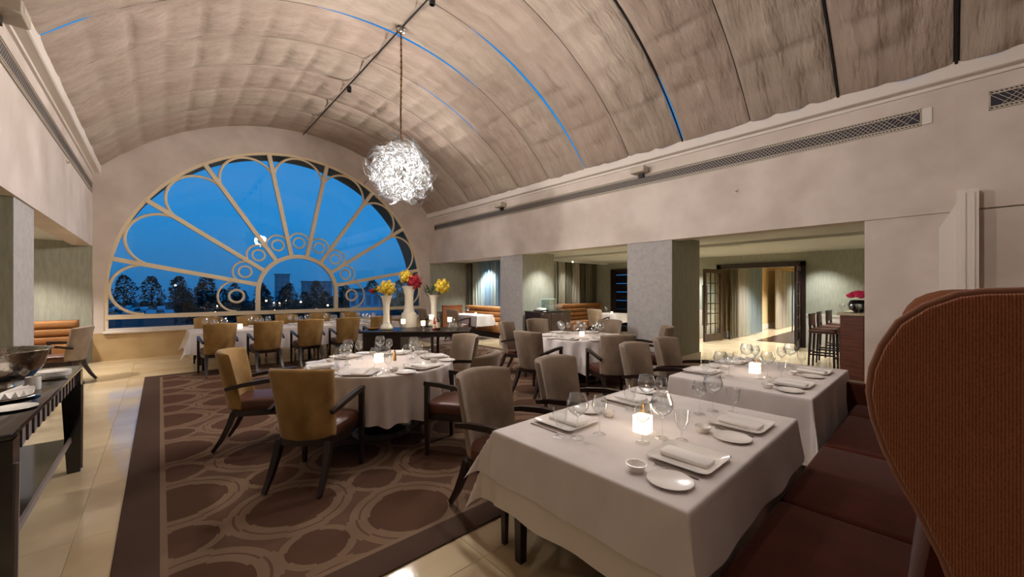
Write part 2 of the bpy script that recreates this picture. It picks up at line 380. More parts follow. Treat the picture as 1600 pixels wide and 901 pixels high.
# dark outer reveal (thick outer wall)
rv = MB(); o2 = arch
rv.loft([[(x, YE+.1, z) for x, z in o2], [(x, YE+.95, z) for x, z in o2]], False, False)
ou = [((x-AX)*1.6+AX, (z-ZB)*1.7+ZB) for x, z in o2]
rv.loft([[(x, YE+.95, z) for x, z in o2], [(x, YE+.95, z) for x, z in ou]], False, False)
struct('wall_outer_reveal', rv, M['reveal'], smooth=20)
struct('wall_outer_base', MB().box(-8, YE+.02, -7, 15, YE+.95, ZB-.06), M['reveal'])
# window_1 : fanlight
win = struct('window_1'); win.location = (AX, YE+.05, 0)
fw = .05
def arcpts(cx, cz, r, a0, a1, n, y=0): return [(cx+r*cos(a0+(a1-a0)*i/n), y, cz+r*sin(a0+(a1-a0)*i/n)) for i in range(n+1)]
SB = .95   # sill bar height
obj('outer_arch', MB().tube([(-AR+.03, 0, ZB)]+arcpts(0, AZ, AR-.03, pi, 0, 72)+[(AR-.03, 0, ZB)], .05, 4, up=(0,1,0)), M['frame'], win)
obj('sill_bar', MB().box(-AR+.03, -.05, SB-.05, AR-.03, .05, SB+.05), M['frame'], win)
obj('bottom_rail', MB().box(-AR+.03, -.05, ZB, AR-.03, .05, ZB+.06), M['trimwhite'], win)
obj('inner_arch', MB().tube([(-1, 0, SB)]+arcpts(0, AZ, 1, pi, 0, 36)+[(1, 0, SB)], .075, 4, up=(0,1,0)), M['frame'], win)
angs = [radians(11.25+22.5*k) for k in range(8)]
for a in angs:
    d = Vector((cos(a), 0, sin(a))); c = Vector((0, 0, AZ)); p = Vector((0,1,0)).cross(d)*.05
    mb = MB(); a0, a1 = c+d*1.04, c+d*(AR-.04)
    mb.prism([a0-p+Vector((0,-.05,0)), a1-p+Vector((0,-.05,0)), a1+p+Vector((0,-.05,0)), a0+p+Vector((0,-.05,0))], (0, .1, 0))
    obj('spoke', mb, M['frame'], win)
bounds = [(None, angs[0])]+list(zip(angs[:-1], angs[1:]))+[(angs[-1], None)]
for a, b_ in bounds:
    end = a is None or b_ is None
    if not end:
        mid = (a+b_)/2; half = (b_-a)/2
        # outer petal: circle tangent to both spokes and to the outer arch
        R = AR-.08; rc = R/(1+sin(half)); rad = rc*sin(half)
        cx, cz = rc*cos(mid), AZ+rc*sin(mid)
        obj('petal', MB().tube(arcpts(cx, cz, rad, mid-pi/2-half, mid+pi/2+half, 40), .032, 6), M['frame'], win)
        r2 = 1.05; rc2 = (r2+.34); rad2 = rc2*sin(half)
        cx, cz = rc2*cos(mid), AZ+rc2*sin(mid)
        obj('small_petal', MB().tube(arcpts(cx, cz, rad2, mid-pi/2-half, mid+pi/2+half, 28), .026, 6), M['frame'], win)
        obj('ring', MB().tube(arcpts(cx, cz, .145, 0, 2*pi, 24)[:-1], .026, 6, closed=True), M['frame'], win)
    else:
        sg = 1 if a is None else -1
        # bottom sectors lie between the sill bar and the first spoke
        rad = .66; zc = SB+.05+rad*.98; px = sg*(AR-.10-rad)
        th = angs[0]
        # centre at equal distance from bar and spoke
        def cen(xc):
            # distance to the bar = r ; distance to the spoke = r
            # (zc-SB-.05) = xc*sin(th)-(zc-AZ)*cos(th)
            zc = (xc*sin(th)+AZ*cos(th)+SB+.05)/(1+cos(th)); return zc, zc-SB-.05
        xo = AR
        for _ in range(40):
            zc, r_ = cen(xo)
            if hypot(xo, zc-AZ)+r_ > AR-.07: xo -= .02
        zc, r_ = cen(xo); a0, a1 = -pi/2, pi/2+th
        pts = [(sg*xx, y, z) for xx, y, z in arcpts(xo, zc, r_, a0, a1, 40)]
        obj('petal', MB().tube(pts, .032, 6), M['frame'], win)
        xi = 1.05+.42; zc, r_ = cen(xi)
        pts = [(sg*xx, y, z) for xx, y, z in arcpts(xi, zc, r_, a0, a1, 28)]
        obj('small_petal', MB().tube(pts, .026, 6), M['frame'], win)
        obj('ring', MB().tube([(sg*xx, y, z) for xx, y, z in arcpts(xi, zc, .16, 0, 2*pi, 24)][:-1], .03, 6, closed=True), M['frame'], win)
# panes: one per sector
def pane(pts): obj('pane', MB().add([(x, .0, z) for x, z in pts], [tuple(range(len(pts)))]), M['glass'], win, smooth=0)
al = [0]+angs+[pi]
for k in range(9):
    a, b_ = al[k], al[k+1]; n_ = 10
    po = [(AR*cos(a+(b_-a)*i/n_), AZ+AR*sin(a+(b_-a)*i/n_)) for i in range(n_+1)]
    pi_ = [(cos(a+(b_-a)*i/n_), AZ+sin(a+(b_-a)*i/n_)) for i in range(n_+1)][::-1]
    if k == 0: po = [(AR, SB)]+po; pi_ = pi_+[(1, SB)]
    if k == 8: po = po+[(-AR, SB)]; pi_ = [(-1, SB)]+pi_
    pane(po+pi_)
pane([(1, SB)]+[(cos(pi*i/24), AZ+sin(pi*i/24)) for i in range(25)]+[(-1, SB)])
pane([(-AR, ZB), (AR, ZB), (AR, SB), (-AR, SB)])
# end walls of the alcoves
struct('wall_end_left', MB().box(XBL, YE-.02, 0, XL, YE+.2, ZA+.1), M['grass_paper'])
struct('wall_end_right', MB().box(XR, YE-.02, 0, XB1+.2, YE+.2, ZA+.1), M['grass_paper'])
struct('wall_alcove_left', MB().box(XBL-.2, YN, 0, XBL, YE, ZA+.1), M['grass_paper'])
struct('wall_alcove_right', MB().box(XB1, YB2, 0, XB1+.2, YE, ZA+.1), M['grass_paper'])
struct('wall_alcove_far', MB().box(XB1, YB2, 0, XBR+.2, YB2+.2, ZA+.1), M['grass_paper'])
# back wall of the right aisle with two doorways
def back_wall():
    mb = MB(); ys = [(YN, 2.62), (4.68, 7.75), (8.62, YB2)]
    for a, b_ in ys: mb.box(XBR, a, 0, XBR+.2, b_, ZA+.1)
    mb.box(XBR, 2.62, 2.28, XBR+.2, 4.68, ZA+.1); mb.box(XBR, 7.75, 2.33, XBR+.2, 8.62, ZA+.1); return mb
struct('wall_back_right', back_wall(), M['grass_paper'])
struct('trim_4', MB().box(XBR-.02, YN, 0, XBR, 2.52, .86).box(XBR-.02, 4.78, 0, XBR, 7.65, .86).box(XBR-.035, YN, .86, XBR, 2.52, .92).box(XBR-.035, 4.78, .86, XBR, 7.65, .92), M['dado'])
struct('ceiling_alcove_right', MB().box(XR+.3, YN, ZA, XB1, YE, ZA+.1).box(XB1, YN, ZA, XBR+.2, YB2, ZA+.1), M['alcove_ceiling'])
struct('ceiling_alcove_left', MB().box(XBL, YN, ZA, XL-.3, YE, ZA+.1), M['alcove_ceiling'])
struct('trim_5', MB().box(9.2, YN, ZA-.05, 9.32, YB2, ZA).box(9.32, YB2-.5, ZA-.05, XBR, YB2-.38, ZA), M['alcove_ceiling'])
# columns
def column(n_, x0, y0, x1, y1, bs=True):
    mb = MB().box(x0, y0, 0, x1, y1, ZA)
    c = struct('column_%d' % n_, mb, M['grass_paper'])
    fx_ = x0-.006 if x0 > 0 else x1; obj('cool_lit_face', MB().box(fx_, y0+.002, .0, fx_+.006, y1-.002, ZA), M['coollit_face'], c)  # greyer front face: cool light painted onto the column
    if bs: struct('baseboard_%d' % n_, MB().box(x0-.02, y0-.02, 0, x1+.02, y1+.02, .26), M['dado'])
    return c
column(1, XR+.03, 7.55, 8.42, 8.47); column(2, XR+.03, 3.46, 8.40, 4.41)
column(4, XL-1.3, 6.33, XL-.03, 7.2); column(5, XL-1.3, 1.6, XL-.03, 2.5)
struct('wall_right_pier', MB().box(XR+.03, YN, 0, XR+.5, .75, ZA), M['plaster'])
struct('wall_right_panel', MB().box(XR-.025, YN, ZS+.005, XR, -.07, 3.97), M['plaster'])
struct('wall_right_panel_lower', MB().box(XR-.01, YN, 0, XR+.03, -.26, ZS-.01), M['plaster'])
# white casing post on the pier
mb = MB().box(XR-.20, -.25, 0, XR-.01, -.08, 2.72)
for k in range(2): mb.box(XR-.215, -.22+k*.07, .1, XR-.2, -.18+k*.07, 2.68)
struct('trim_6', mb, M['trimwhite'])
struct('trim_7', MB().box(XR-.1, -.08, 0, XR+.02, .06, 2.3).prism([(XR-.1, -.08, 2.3), (XR-.1, .06, 2.3), (XR-.1, -.08, 2.58)], (.12, 0, 0)), M['trimwhite'])
# ceiling vault : one cloth panel per bay
ce = struct('ceiling')
bays = [-.08+1.09*k for k in range(-4, 12)]; bays[-1] = YE
wide = {5: .05, 6: .055, 7: .03, 0+4: .035, 3: .02}
dark = [-.08, 1.01, 3.19]
seams = {round(b_, 2): [] for b_ in bays}
def near_(y, t): return abs(y-t) < .1
def gap(y, x):      # half-width of the open seam at y, where the cloth has parted
    g = .006
    wins = [(6.46, 1.9, 4.8, .017), (6.46, -1.0, -.6, .014), (5.37, 4.0, 6.9, .019), (7.55, 4.2, 5.6, .008), (3.19, 6.2, 7.0, .008)]
    for yy, a, b_, w_ in wins:
        if near_(y, yy) and a < x < b_: g += w_*sin(pi*(x-a)/(b_-a))**.6
    if near_(y, -.08): g += .02
    if near_(y, 1.01): g += .012
    if near_(y, 3.19): g += .014
    return g
def bay_panel(y0, y1, seed, last=False):
    rnd = random.Random(seed); nu, nv = 170, 30
    th0 = math.asin(HC/RV); ph = [rnd.random()*6 for _ in range(10)]
    bowl = [rnd.uniform(-.02, .02) for _ in range(22)]
    def fn(u, v):
        th = -th0+2*th0*u; x = CX+RV*sin(th)
        s_ = sin(pi*v); e_ = s_**.55
        k = u*20; cre = 1-math.exp(-abs(k-round(k))/.11)            # lengthwise folds
        j = int(k) % 22
        wr = .4+1.1*min(1, max(0, (x+.5)/6.0))*min(1, max(.25, (10-y0)/6)); d = .07*e_*(0.42+.58*cre) + .9*bowl[j]*s_*cre
        # slack folds following the arc, and short creases
        d += wr*s_*(.018*sin(2*pi*2.6*v+ph[5]+1.6*sin(7*u+ph[6]))*(.4+.6*sin(5*u+ph[7])**2)+.010*sin(2*pi*4.6*v+ph[8]+2.5*sin(11*u))*(.3+.7*sin(14*u+ph[9])**2))
        d += wr*e_*(.009*sin(31*u+ph[0]+5*v)+.007*sin(67*u+ph[1]-7*v)+.004*sin(120*u+ph[2]+9*v*sin(5*u)))
        g0, g1 = gap(y0, x), (0 if last else gap(y1, x))
        wob = .008*sin(26*u+ph[3])+.008*sin(9*u+ph[4])
        ya = y0+g0+wob*0; yb = y1-g1
        return (CX+(RV-d)*sin(th), ya+(yb-ya)*v+wob*s_, ZV+(RV-d)*cos(th))
    return MB().grid(fn, nu, nv)
for k, (a, b_) in enumerate(zip(bays[:-1], bays[1:])):
    obj('cloth_panel', bay_panel(a, b_+(.01 if k == len(bays)-2 else 0), k, k == len(bays)-2), M['fabric'] if k % 2 else M['fabric_b'], ce, smooth=75)
for y in bays[1:-1]:
    th0 = math.asin(HC/RV); spans = [(CX-HC-.05, CX+HC+.05)]
    if near_(y, 6.46): spans = [(-.5, 1.8), (4.9, CX+HC+.05)]
    if near_(y, 5.37): spans = [(CX-HC-.05, 3.9)]
    if near_(y, 7.55): spans = [(CX-HC-.05, 4.1), (5.7, CX+HC+.05)]
    if near_(y, 3.19): spans = [(CX-HC-.05, 6.1)]
    for xa, xb in spans:
        t0 = math.asin(max(-1, (xa-CX)/RV)); t1 = math.asin((xb-CX)/RV)
        pts = [(CX+(RV+.05)*sin(t0+(t1-t0)*i/40), y, ZV+(RV+.05)*cos(t0+(t1-t0)*i/40)) for i in range(41)]
        obj('rib', MB().tube(pts, .06, 4), M['darksteel'], ce)
for y in (-.08, 1.01, 3.19):   # dark cords hanging in the open seams
    pts = [(CX+(RV-.01)*sin(-th0+2*th0*i/48), y, ZV+(RV-.01)*cos(-th0+2*th0*i/48)) for i in range(49)]
    obj('seam_rod', MB().tube(pts, .016, 5), M['darksteel'], ce)
obj('ridge_rod', MB().tube([(CX, YN, vault(CX)-.07), (CX, YE-.05, vault(CX)-.07)], .014, 6), M['darksteel'], ce)

# ================================================================== vents
def vent(label, x, sg, y0, y1, z0, z1, cap=True):
    t_ = thing('vent_grille', label, 'air vent', (x, y0, z0)); Ln, H = y1-y0, z1-z0
    obj('backing', MB().box(min(0, sg*.003), 0, 0, max(0, sg*.003), Ln, H), mat('vent_dark', (34, 30, 44), .6), t_)
    f = MB(); d = .016*sg
    lo, hi = min(0, d), max(0, d)
    for zz in (0, .03, H-.042, H-.012): f.box(lo, 0, zz, hi, Ln, zz+.012)
    f.box(lo, 0, 0, hi, .012, H); f.box(lo, Ln-.012, 0, hi, Ln, H)
    obj('frame', f, M['fixture'], t_)
    g = MB(); st = .105; hh = H-.084; x_ = d*.7
    for k in range(int(Ln/st)+1):
        for s0 in (-1, 1):
            ya = k*st; yb = ya+s0*hh
            if yb < 0 or yb > Ln: continue
            g.add([(x_, ya-.004, .042), (x_, ya+.004, .042), (x_, yb+.004, .042+hh), (x_, yb-.004, .042+hh)], [(0,1,2,3)])
            ya += st/2; yb = ya-s0*hh
            if 0 < yb < Ln and ya < Ln: g.add([(x_, ya-.004, .042), (x_, ya+.004, .042), (x_, yb+.004, .042+hh), (x_, yb-.004, .042+hh)], [(0,1,2,3)])
    for k in range(int(Ln/.035)):
        for zz in (.012, H-.030): g.add([(x_, k*.035, zz), (x_, k*.035+.016, zz), (x_, k*.035+.03, zz+.018), (x_, k*.035+.014, zz+.018)], [(0,1,2,3)])
    o = obj('lattice', g, M['fixture'], t_, smooth=0); o['kind'] = 'stuff'
    if cap: obj('end_plate', MB().box(lo, -.09, .01, hi*.4+lo*.4, -.004, H-.01), M['trimwhite'], t_)
    return t_
vent('long pierced vent grille running along the right wall below the cornice', XR-.002, -1, .21, 12.0, 3.62, 3.84)
vent('short pierced vent grille at the upper right edge of the picture', XR-.027, -1, -4.2, -.33, 3.62, 3.84)
vent('long pierced vent grille running along the left wall below the cornice', XL+.002, 1, .4, 12.15, 3.62, 3.84)

# ================================================================== lamps
def projector(label, x, y, sg, power):
    t_ = thing('wall_spotlight', label, 'spotlight', (x, y, 3.93), 0, None)
    obj('housing', MB().rbox(min(0, sg*.2), -.15, -.08, max(0, sg*.2), .15, .04, .012, 1), M['fixture'], t_)
    obj('bracket', MB().box(min(0, sg*.06), -.05, -.15, max(0, sg*.06), .05, -.08), M['darksteel'], t_)
    obj('lens', MB().box(sg*.2-.002, -.11, -.055, sg*.2+.004, .11, .015), M['fixture'], t_)
    light('SPOT', 'projector_light', power, NEUT, (sg*.26, 0, .0), t_, .12, (0, -sg*radians(94), 0), 108, 1.0)
    return t_
projector('beige spotlight box on the right cornice, nearer to the camera', XR-.03, 4.05, -1, PW['cove'])
projector('beige spotlight box on the right cornice, nearer to the arched window', XR-.03, 8.3, -1, PW['cove']*1.7)
projector('beige spotlight box on the left cornice at the top left corner', XL+.03, 5.3, 1, PW['cove'])
projector('added fill spotlight box on the left cornice, out of view behind the viewer', XL+.03, 1.6, 1, PW['cove']*.6)  # added out of view to light the near vault
projector('added fill spotlight box on the right cornice, out of view behind the viewer', XR-.03, -2.4, -1, PW['cove'])  # unseen extra box, put in to light the near vault
def downlight(x, y, label, power, color=WARM, cone=105, z=None):
    z = ZA if z is None else z
    t_ = thing('downlight', label, 'downlight', (x, y, z), 0, None)
    obj('trim_ring', MB().lathe([(.03, -.002), (.05, -.012), (.055, 0)], 16), M['trimwhite'], t_)
    obj('lamp', MB().lathe([(.001, -.004), (.035, -.004)], 12, capb=True), M['lens'], t_)
    light('SPOT', 'downlight_light', power, color, (0, 0, -.03), t_, .03, (0, 0, 0), cone, .85)
    return t_
G_ = 'recessed downlights of the aisles'
dls = [(7.75, 9.2, 'added downlight in the right aisle just beyond the far grey column'), (7.8, 6.0, 'downlight in the right aisle ceiling between the two grey columns'), (7.8, 7.0, 'downlight in front of the far grey column'),  # the one beyond the far column is added to brighten the alcove
       (8.3, 10.8, 'downlight above the far right alcove table'), (10.8, 8.8, 'downlight in front of the brown striped curtains'),
       (12.3, 2.15, 'downlight washing the green wall right of the double door'), (12.3, 5.6, 'downlight left of the double door'),
       (10.3, 4.2, 'downlight in the aisle before the double door'), (10.4, .5, 'downlight over the bar counter'), (10, 6.5, 'downlight in the middle of the back aisle'),
       (11.6, 3.2, 'downlight nearest to the double door')]
for x, y, lb in dls: downlight(x, y, lb, PW['aisle']*(.55 if y in (7.0, 2.15) else 1.5 if x == 8.3 else 1), (.98, .98, .94))
for x, y, lb in [(-1.8, 9.3, 'downlight above the left alcove chair'), (-1.9, 11.3, 'downlight above the left alcove sofa'), (-2.0, 4.0, 'downlight above the black buffet table')]: downlight(x, y, lb, PW['aisle'], WARM)
# fill spots added on the ridge rod to brighten tables and vault
def fill_spot(x, y, label, power, aim, cone=60, col=NEUT):
    z = vault(x)-.10
    t_ = thing('added_spotlight', label, 'spotlight', (x, y, z))
    obj('can', MB().lathe([(.03, 0), (.045, -.02), (.045, -.12), (.035, -.125)], 14, capb=True), M['darksteel'], t_)
    d = Vector(aim)-Vector((x, y, z-.15)); q = d.to_track_quat('-Z', 'Y').to_euler()
    light('SPOT', 'added_spot_light', power, col, (0, 0, -.16), t_, .10, q, cone, .9)
fill_spot(CX, 2.2, 'added fill spotlight can on the ridge rod above the square tables', PW['added_spots'], (2.9, .9, .7), 75)
fill_spot(CX, 3.9, 'added fill spotlight can on the ridge rod above the round tables', PW['added_spots'], (2.6, 4.2, .7), 75)
fill_spot(CX, .4, 'added fill spotlight can on the ridge rod nearest to the viewer', PW['added_spots']*.7, (1.8, .6, .7), 80)
fill_spot(CX, 5.15, 'added fill spotlight can on the ridge rod just before the chandelier', PW['added_spots']*1.5, (2.6, 4.4, .7), 110)
fill_spot(CX, 8.6, 'added fill spotlight can on the ridge rod above the long window table', PW['added_spots']*.5, (2.4, 10.2, .7), 70)

# ================================================================== CHANDELIER
zc_ = 3.53; yc_ = 6.17; zt_ = vault(CX)-.085
ch = thing('chandelier', 'round chandelier of curled white glass leaves hanging over the room', 'chandelier', (CX, yc_, zt_))
obj('canopy', MB().lathe([(.001, .02), (.07, .02), (.085, -.02), (.05, -.06), (.001, -.07)], 20), M['steel'], ch)
ln = zt_-zc_-.45
for k in range(int(ln/.05)):
    z0 = -.07-k*.05
    pts = [(.014*cos(2*pi*i/8) if k % 2 else 0, 0 if k % 2 else .014*cos(2*pi*i/8), z0-.03+.034*sin(2*pi*i/8)) for i in range(8)]
    if k == 0: links = []
    me = MB().tube(pts, .006, 4, closed=True)
    links.append(me)
allc = MB()
for q in links: allc.add(q.v, q.f)
o = obj('chain', allc, M['gold'], ch); o['kind'] = 'stuff'
obj('cable', MB().tube([(.0, 0, -.06), (.012, .004, -.7), (-.008, 0, -1.4), (0, 0, -ln-.05)], .013, 6), M['darksteel'], ch)
cz = zc_-zt_
obj('core', MB().ball((0, 0, cz), .12, 12, 8), M['steel'], ch)
for k in range(10):
    a = k*2.4; zz = -.8+1.6*(k+.5)/10; r_ = sqrt(1-zz*zz)*.2
    obj('bulb', MB().ball((r_*cos(a), r_*sin(a), cz+zz*.2), .018, 8, 6), M['bulb'], ch)
rnd = random.Random(3)
lv = []
for q in range(6):
    mb = MB(); Ln = .29+.06*rnd.random(); cu = rnd.uniform(.8, 2.2); tw = rnd.uniform(-2, 2); wd = rnd.uniform(.022, .040); rings = []
    for i in range(9):
        t_ = i/8; a = cu*t_*t_*1.9; hw = wd*sin(pi*min(.97, .12+t_*.88))**.8*(1+.3*sin(t_*9)); b_ = tw*t_
        c_ = Vector((Ln*t_*cos(a*.5), Ln*t_*sin(a*.5), .03*sin(5*t_)))
        dr = Vector((0, cos(b_)*0+0, 0)); e_ = Vector((-sin(a)*sin(b_), cos(a)*sin(b_), cos(b_)))
        n_ = Vector((-sin(a), cos(a), 0))*.25*hw
        rings.append([c_-e_*hw, c_-n_, c_+e_*hw])
    mb.loft(rings, False, False)
    me = mb.mesh('glass_leaf', 80); me.materials.append(M['leafglass']); lv.append(me)
NL = 290
for k in range(NL):
    zz = 1-2*(k+.5)/NL; a = k*2.399963; s_ = sqrt(1-zz*zz); d = Vector((s_*cos(a), s_*sin(a), zz))
    q = d.to_track_quat('X', 'Z').to_matrix().to_4x4() @ Matrix.Rotation(rnd.random()*6.28, 4, 'X') @ Matrix.Rotation(rnd.uniform(-.5, .5), 4, 'Y') @ Matrix.Rotation(rnd.uniform(-.6, .6), 4, 'Z')
    o = bpy.data.objects.new('glass_leaf', lv[k % 6]); COL.objects.link(o); o.parent = ch
    sc_ = rnd.uniform(.8, 1.15)
    o.matrix_local = Matrix.Translation(Vector((0, 0, cz))+d*(.295+rnd.uniform(-.06, .05))) @ q @ Matrix.Scale(sc_, 4)
light('POINT', 'chandelier_light', PW['chandelier'], (1, .95, .90), (0, 0, cz), ch, .22)

# ================================================================== DINING CHAIRS  (local: faces +Y)
def chair_proto(name, label, vel):
    t_ = thing(name, label, 'chair')
    # backrest
    rings = []; prof = [(0, .35), (.012, .85), (.03, 1), (.2, 1), (.5, 1), (.8, 1), (.955, 1), (.985, .8), (1, .35)]
    for v, k in prof:
        z = .385+.545*v; hw = (.222+.034*v)*(1-.02*(1-k)); th = .042*k; yc = -.232-.085*v-.02*v*v; r = []
        for j in range(28):
            a = 2*pi*j/28; x = hw*math.copysign(abs(cos(a))**.4, cos(a)); y = th*math.copysign(abs(sin(a))**.6, sin(a))
            u = x/hw; r.append((x, yc+y+.125*u*u*(.6+.4*u*u)-.018, z+.02*v*(1-u*u)))
        rings.append(r)
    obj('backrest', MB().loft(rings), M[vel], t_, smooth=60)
    # seat
    rings = []
    for z, k in ((.385, .98), (.40, 1), (.45, 1), (.468, .97), (.478, .88), (.482, .6)):
        rings.append([(x*(1+.06*y/.25), y+.03, z) for x, y, z in sring(.235*k, .25*k, z, 28, 6)])
    obj('seat', MB().loft(rings), M['leather'], t_, smooth=50)
    obj('seat_frame', MB().loft([[(x*(1+.06*y/.25), y+.03, z) for x, y, z in sring(.238, .252, zz, 28, 7)] for zz in (.325, .384)]), M['darkwood'], t_)
    for s in (-1, 1):
        obj('leg', MB().tube([(s*.2, -.19, .36), (s*.203, -.225, .25), (s*.21, -.285, .12), (s*.216, -.355, .0115)], [.036, .033, .028, .021], 4, up=(1, 0, 0)), M['darkwood'], t_)
        obj('leg', MB().tube([(s*.262, .235, .40), (s*.262, .235, 0)], [.030, .020], 4, up=(1, 0, 0)), M['darkwood'], t_)
        # arm: post and rail
        obj('armrest', MB().tube([(s*.262, .235, .40), (s*.262, .235, .655)], .028, 4, up=(1, 0, 0)).tube([(s*.262, .262, .668), (s*.268, .1, .662), (s*.266, -.1, .635), (s*.252, -.245, .60)], [.027, .028, .026, .022], 4, up=(1, 0, 0)), M['darkwood'], t_)
    return t_
gold = None; taupe = None  # one chair fabric; gold is the copy with warm light painted in
def chair(kind, x, y, face, label, group):
    global gold, taupe
    rz = atan2(face[1], face[0])-pi/2; z = gz(x, y)
    if kind == 'gold':
        if gold is None: gold = c = chair_proto('dining_chair', label, 'warmlitvelvet')
        else: c = dup(gold)
    else:
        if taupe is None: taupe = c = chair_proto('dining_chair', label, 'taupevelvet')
        else: c = dup(taupe)
    c.location = (x, y, z); c.rotation_euler = (0, 0, rz); c['label'] = label; c['group'] = group
    return c
GL = 'chairs along the long window table'; GR = 'chairs around the near round table'; GF = 'chairs around the far round table'; GS = 'chairs facing the banquette'
ordn = ['leftmost', 'second from left', 'third from left', 'fourth from left', 'fifth from left']
for k in range(5):
    chair('gold', .80+.76*k, 9.0, (.03*(k-2), 1), 'warm-lit velvet armchair with its back to us at the long window table, '+ordn[k], GL)
for k in range(5):
    chair('gold', .80+.78*k, 10.85, (0, -1), 'warm-lit armchair on the window side of the long table, %s, mostly hidden' % ordn[k], GL)
RC = (1.82, 4.16)
chair('gold', .98, 3.50, (.72, .70), 'large warm-lit velvet armchair with its back to us before the round table', GR)
chair('gold', .78, 4.68, (1, -.42), 'warm-lit velvet armchair seen from the side, left of the round table', GR)
chair('taupe', 2.80, 4.30, (-1, -.05), 'taupe armchair on the right of the near round table, showing its curved back front', GR)
chair('taupe', 2.20, 3.18, (-.55, .9), 'taupe armchair at the near right of the round table, arm and brown seat showing', GR)
F2 = (5.42, 4.25)
def toward(x, y, c): return (c[0]-x, c[1]-y)
for x, y, lb in [(4.24, 4.13, 'taupe armchair with dark outer back at the left of the far round table'), (4.74, 3.17, 'taupe armchair at the near side of the far round table, brown seat showing'),
                 (4.95, 5.30, 'taupe armchair behind the dark-backed one at the far round table'), (5.74, 5.44, 'taupe armchair on the far side of the far round table, before the sideboard'),
                 (6.45, 4.45, 'taupe armchair at the far right of the far round table, low before the grey column'), (6.08, 3.32, 'taupe armchair seen edge-on at the right of the far round table')]:
    chair('taupe', x, y, toward(x, y, F2), lb, GF)
chair('taupe', 1.80, 2.05, (.08, -1), 'taupe velvet armchair nearest to us at the far side of the foreground square table', GS)
chair('taupe', 2.62, 2.07, (.05, -1), 'taupe velvet armchair second along the foreground square table', GS)
chair('taupe', 3.96, 2.09, (0, -1), 'taupe armchair left of two at the second square table', GS)
chair('taupe', 4.70, 2.09, (0, -1), 'taupe armchair right of two at the second square table', GS)
GA = 'chairs in the side alcoves'
chair('taupe', -1.22, 9.78, (-1, .25), 'taupe armchair with red-brown seat in the left alcove by the window', GA)
chair('taupe', 6.90, 10.15, (1, .1), 'taupe armchair at the white table in the far right alcove', GA)
chair('taupe', 6.55, 11.3, (1, -.15), 'taupe armchair behind the flower console near the window wall', GA)
chair('taupe', 10.55, 7.55, (1, .1), 'pale taupe armchair before the orange booth behind the far round table', GA)

# ================================================================== TABLES AND CLOTHS
def edge_drop(d, r=.012):
    q = r*pi/2
    if d < q: return r*sin(d/r), r*(1-cos(d/r))
    return r, r+d-q
def rect_cloth(w_, d_, ov, flare=.10, wave=.018, k=13, seed=0, fold=.30, level=.2, folds=None):
    rnd = random.Random(seed); ph = rnd.random()*6
    def axis(n):
        cs = [0, .004, .009, .014, .03]+[ov*i/9 for i in range(1, 10)]; cs = sorted(set(c for c in cs if c <= ov))
        m = 26
        return [-c for c in cs[::-1]]+[n*i/m for i in range(1, m)]+[n+c for c in cs]
    ux, uy = axis(w_), axis(d_); vs = []
    def env(s_, n): return min(1, max(0, min(s_, n-s_))/.18)
    for py in uy:
        for px in ux:
            ox = px-w_ if px > w_ else (px if px < 0 else 0); oy = py-d_ if py > d_ else (py if py < 0 else 0)
            bx, by = min(max(px, 0), w_), min(max(py, 0), d_)
            if ox == 0 and oy == 0: vs.append((px, py, .0012*sin(9*px+ph)*sin(8*py))); continue
            if ox == 0 or oy == 0:
                dd = abs(ox+oy); h, dn = edge_drop(dd); s_ = by if ox else bx; n = d_ if ox else w_
                fl = flare*dn+wave*(dn/ov)**1.2*(sin(k*s_+ph)+.5*sin(k*1.9*s_+2*ph))*env(s_, n)
                dn2 = dn*(1-.012*sin(k*s_+ph))
                vs.append((bx+math.copysign(h+fl, ox) if ox else bx, by+math.copysign(h+fl, oy) if oy else by, -dn2))
            else:
                rho = hypot(ox, oy); th = atan2(abs(oy), abs(ox)); h, dn = edge_drop(rho)
                fd_ = (folds or {}).get((ox > 0, oy > 0), fold); fl = flare*dn+fd_*dn*abs(sin(2*th))**1.5
                # two folds gather either side of the corner
                tt = th+.42*sin(4*th)*min(1, dn/ov)
                vs.append((bx+math.copysign((h+fl)*cos(tt), ox), by+math.copysign((h+fl)*sin(tt), oy), -dn*(1-level*abs(sin(2*th)))))
    a = len(ux)
    return MB().add(vs, [(j*a+i, j*a+i+1, (j+1)*a+i+1, (j+1)*a+i) for j in range(len(uy)-1) for i in range(a-1)])
def round_cloth(R, ov, nf=26, amp=.035, seed=0, flare=.03):
    rnd = random.Random(seed); ph = rnd.random()*6; n = 208; rings = []
    ds = [-R, -R*.6, -R*.25, -.02, 0, .006, .012, .02, .05]+[ov*i/8 for i in range(1, 9)]
    for d in ds:
        r = []
        for j in range(n):
            a = 2*pi*j/n
            if d <= 0: q, z = R+d, 0
            else:
                h, dn = edge_drop(d); t_ = dn/ov
                q = R+h+flare*dn+amp*t_**.8*(sin(nf*a+ph+1.2*sin(3*a))+.4*sin(nf*.5*a+ph)); z = -dn*(1+.03*sin(nf*.5*a+2*ph))
            r.append((max(q, .001)*cos(a), max(q, .001)*sin(a), z))
        rings.append(r)
    return MB().loft(rings, True, False)
def square_table(name_, label, x0, y0, w_, d_, H=.74):
    t_ = thing('square_table', label, 'table', (x0+w_/2, y0+d_/2, gz(x0+w_/2, y0+d_/2)))
    obj('tabletop', MB().rbox(-w_/2+.004, -d_/2+.004, H-.035, w_/2-.004, d_/2-.004, H, .004, 1), M['darkwood'], t_)
    for sx in (-1, 1):
        for sy in (-1, 1):
            obj('leg', MB().tube([(sx*(w_/2-.10), sy*(d_/2-.09), H-.035), (sx*(w_/2-.10), sy*(d_/2-.09), 0)], [.046, .032], 4, up=(1, 0, 0)), M['darkwood'], t_)
    return t_
TZ = .745
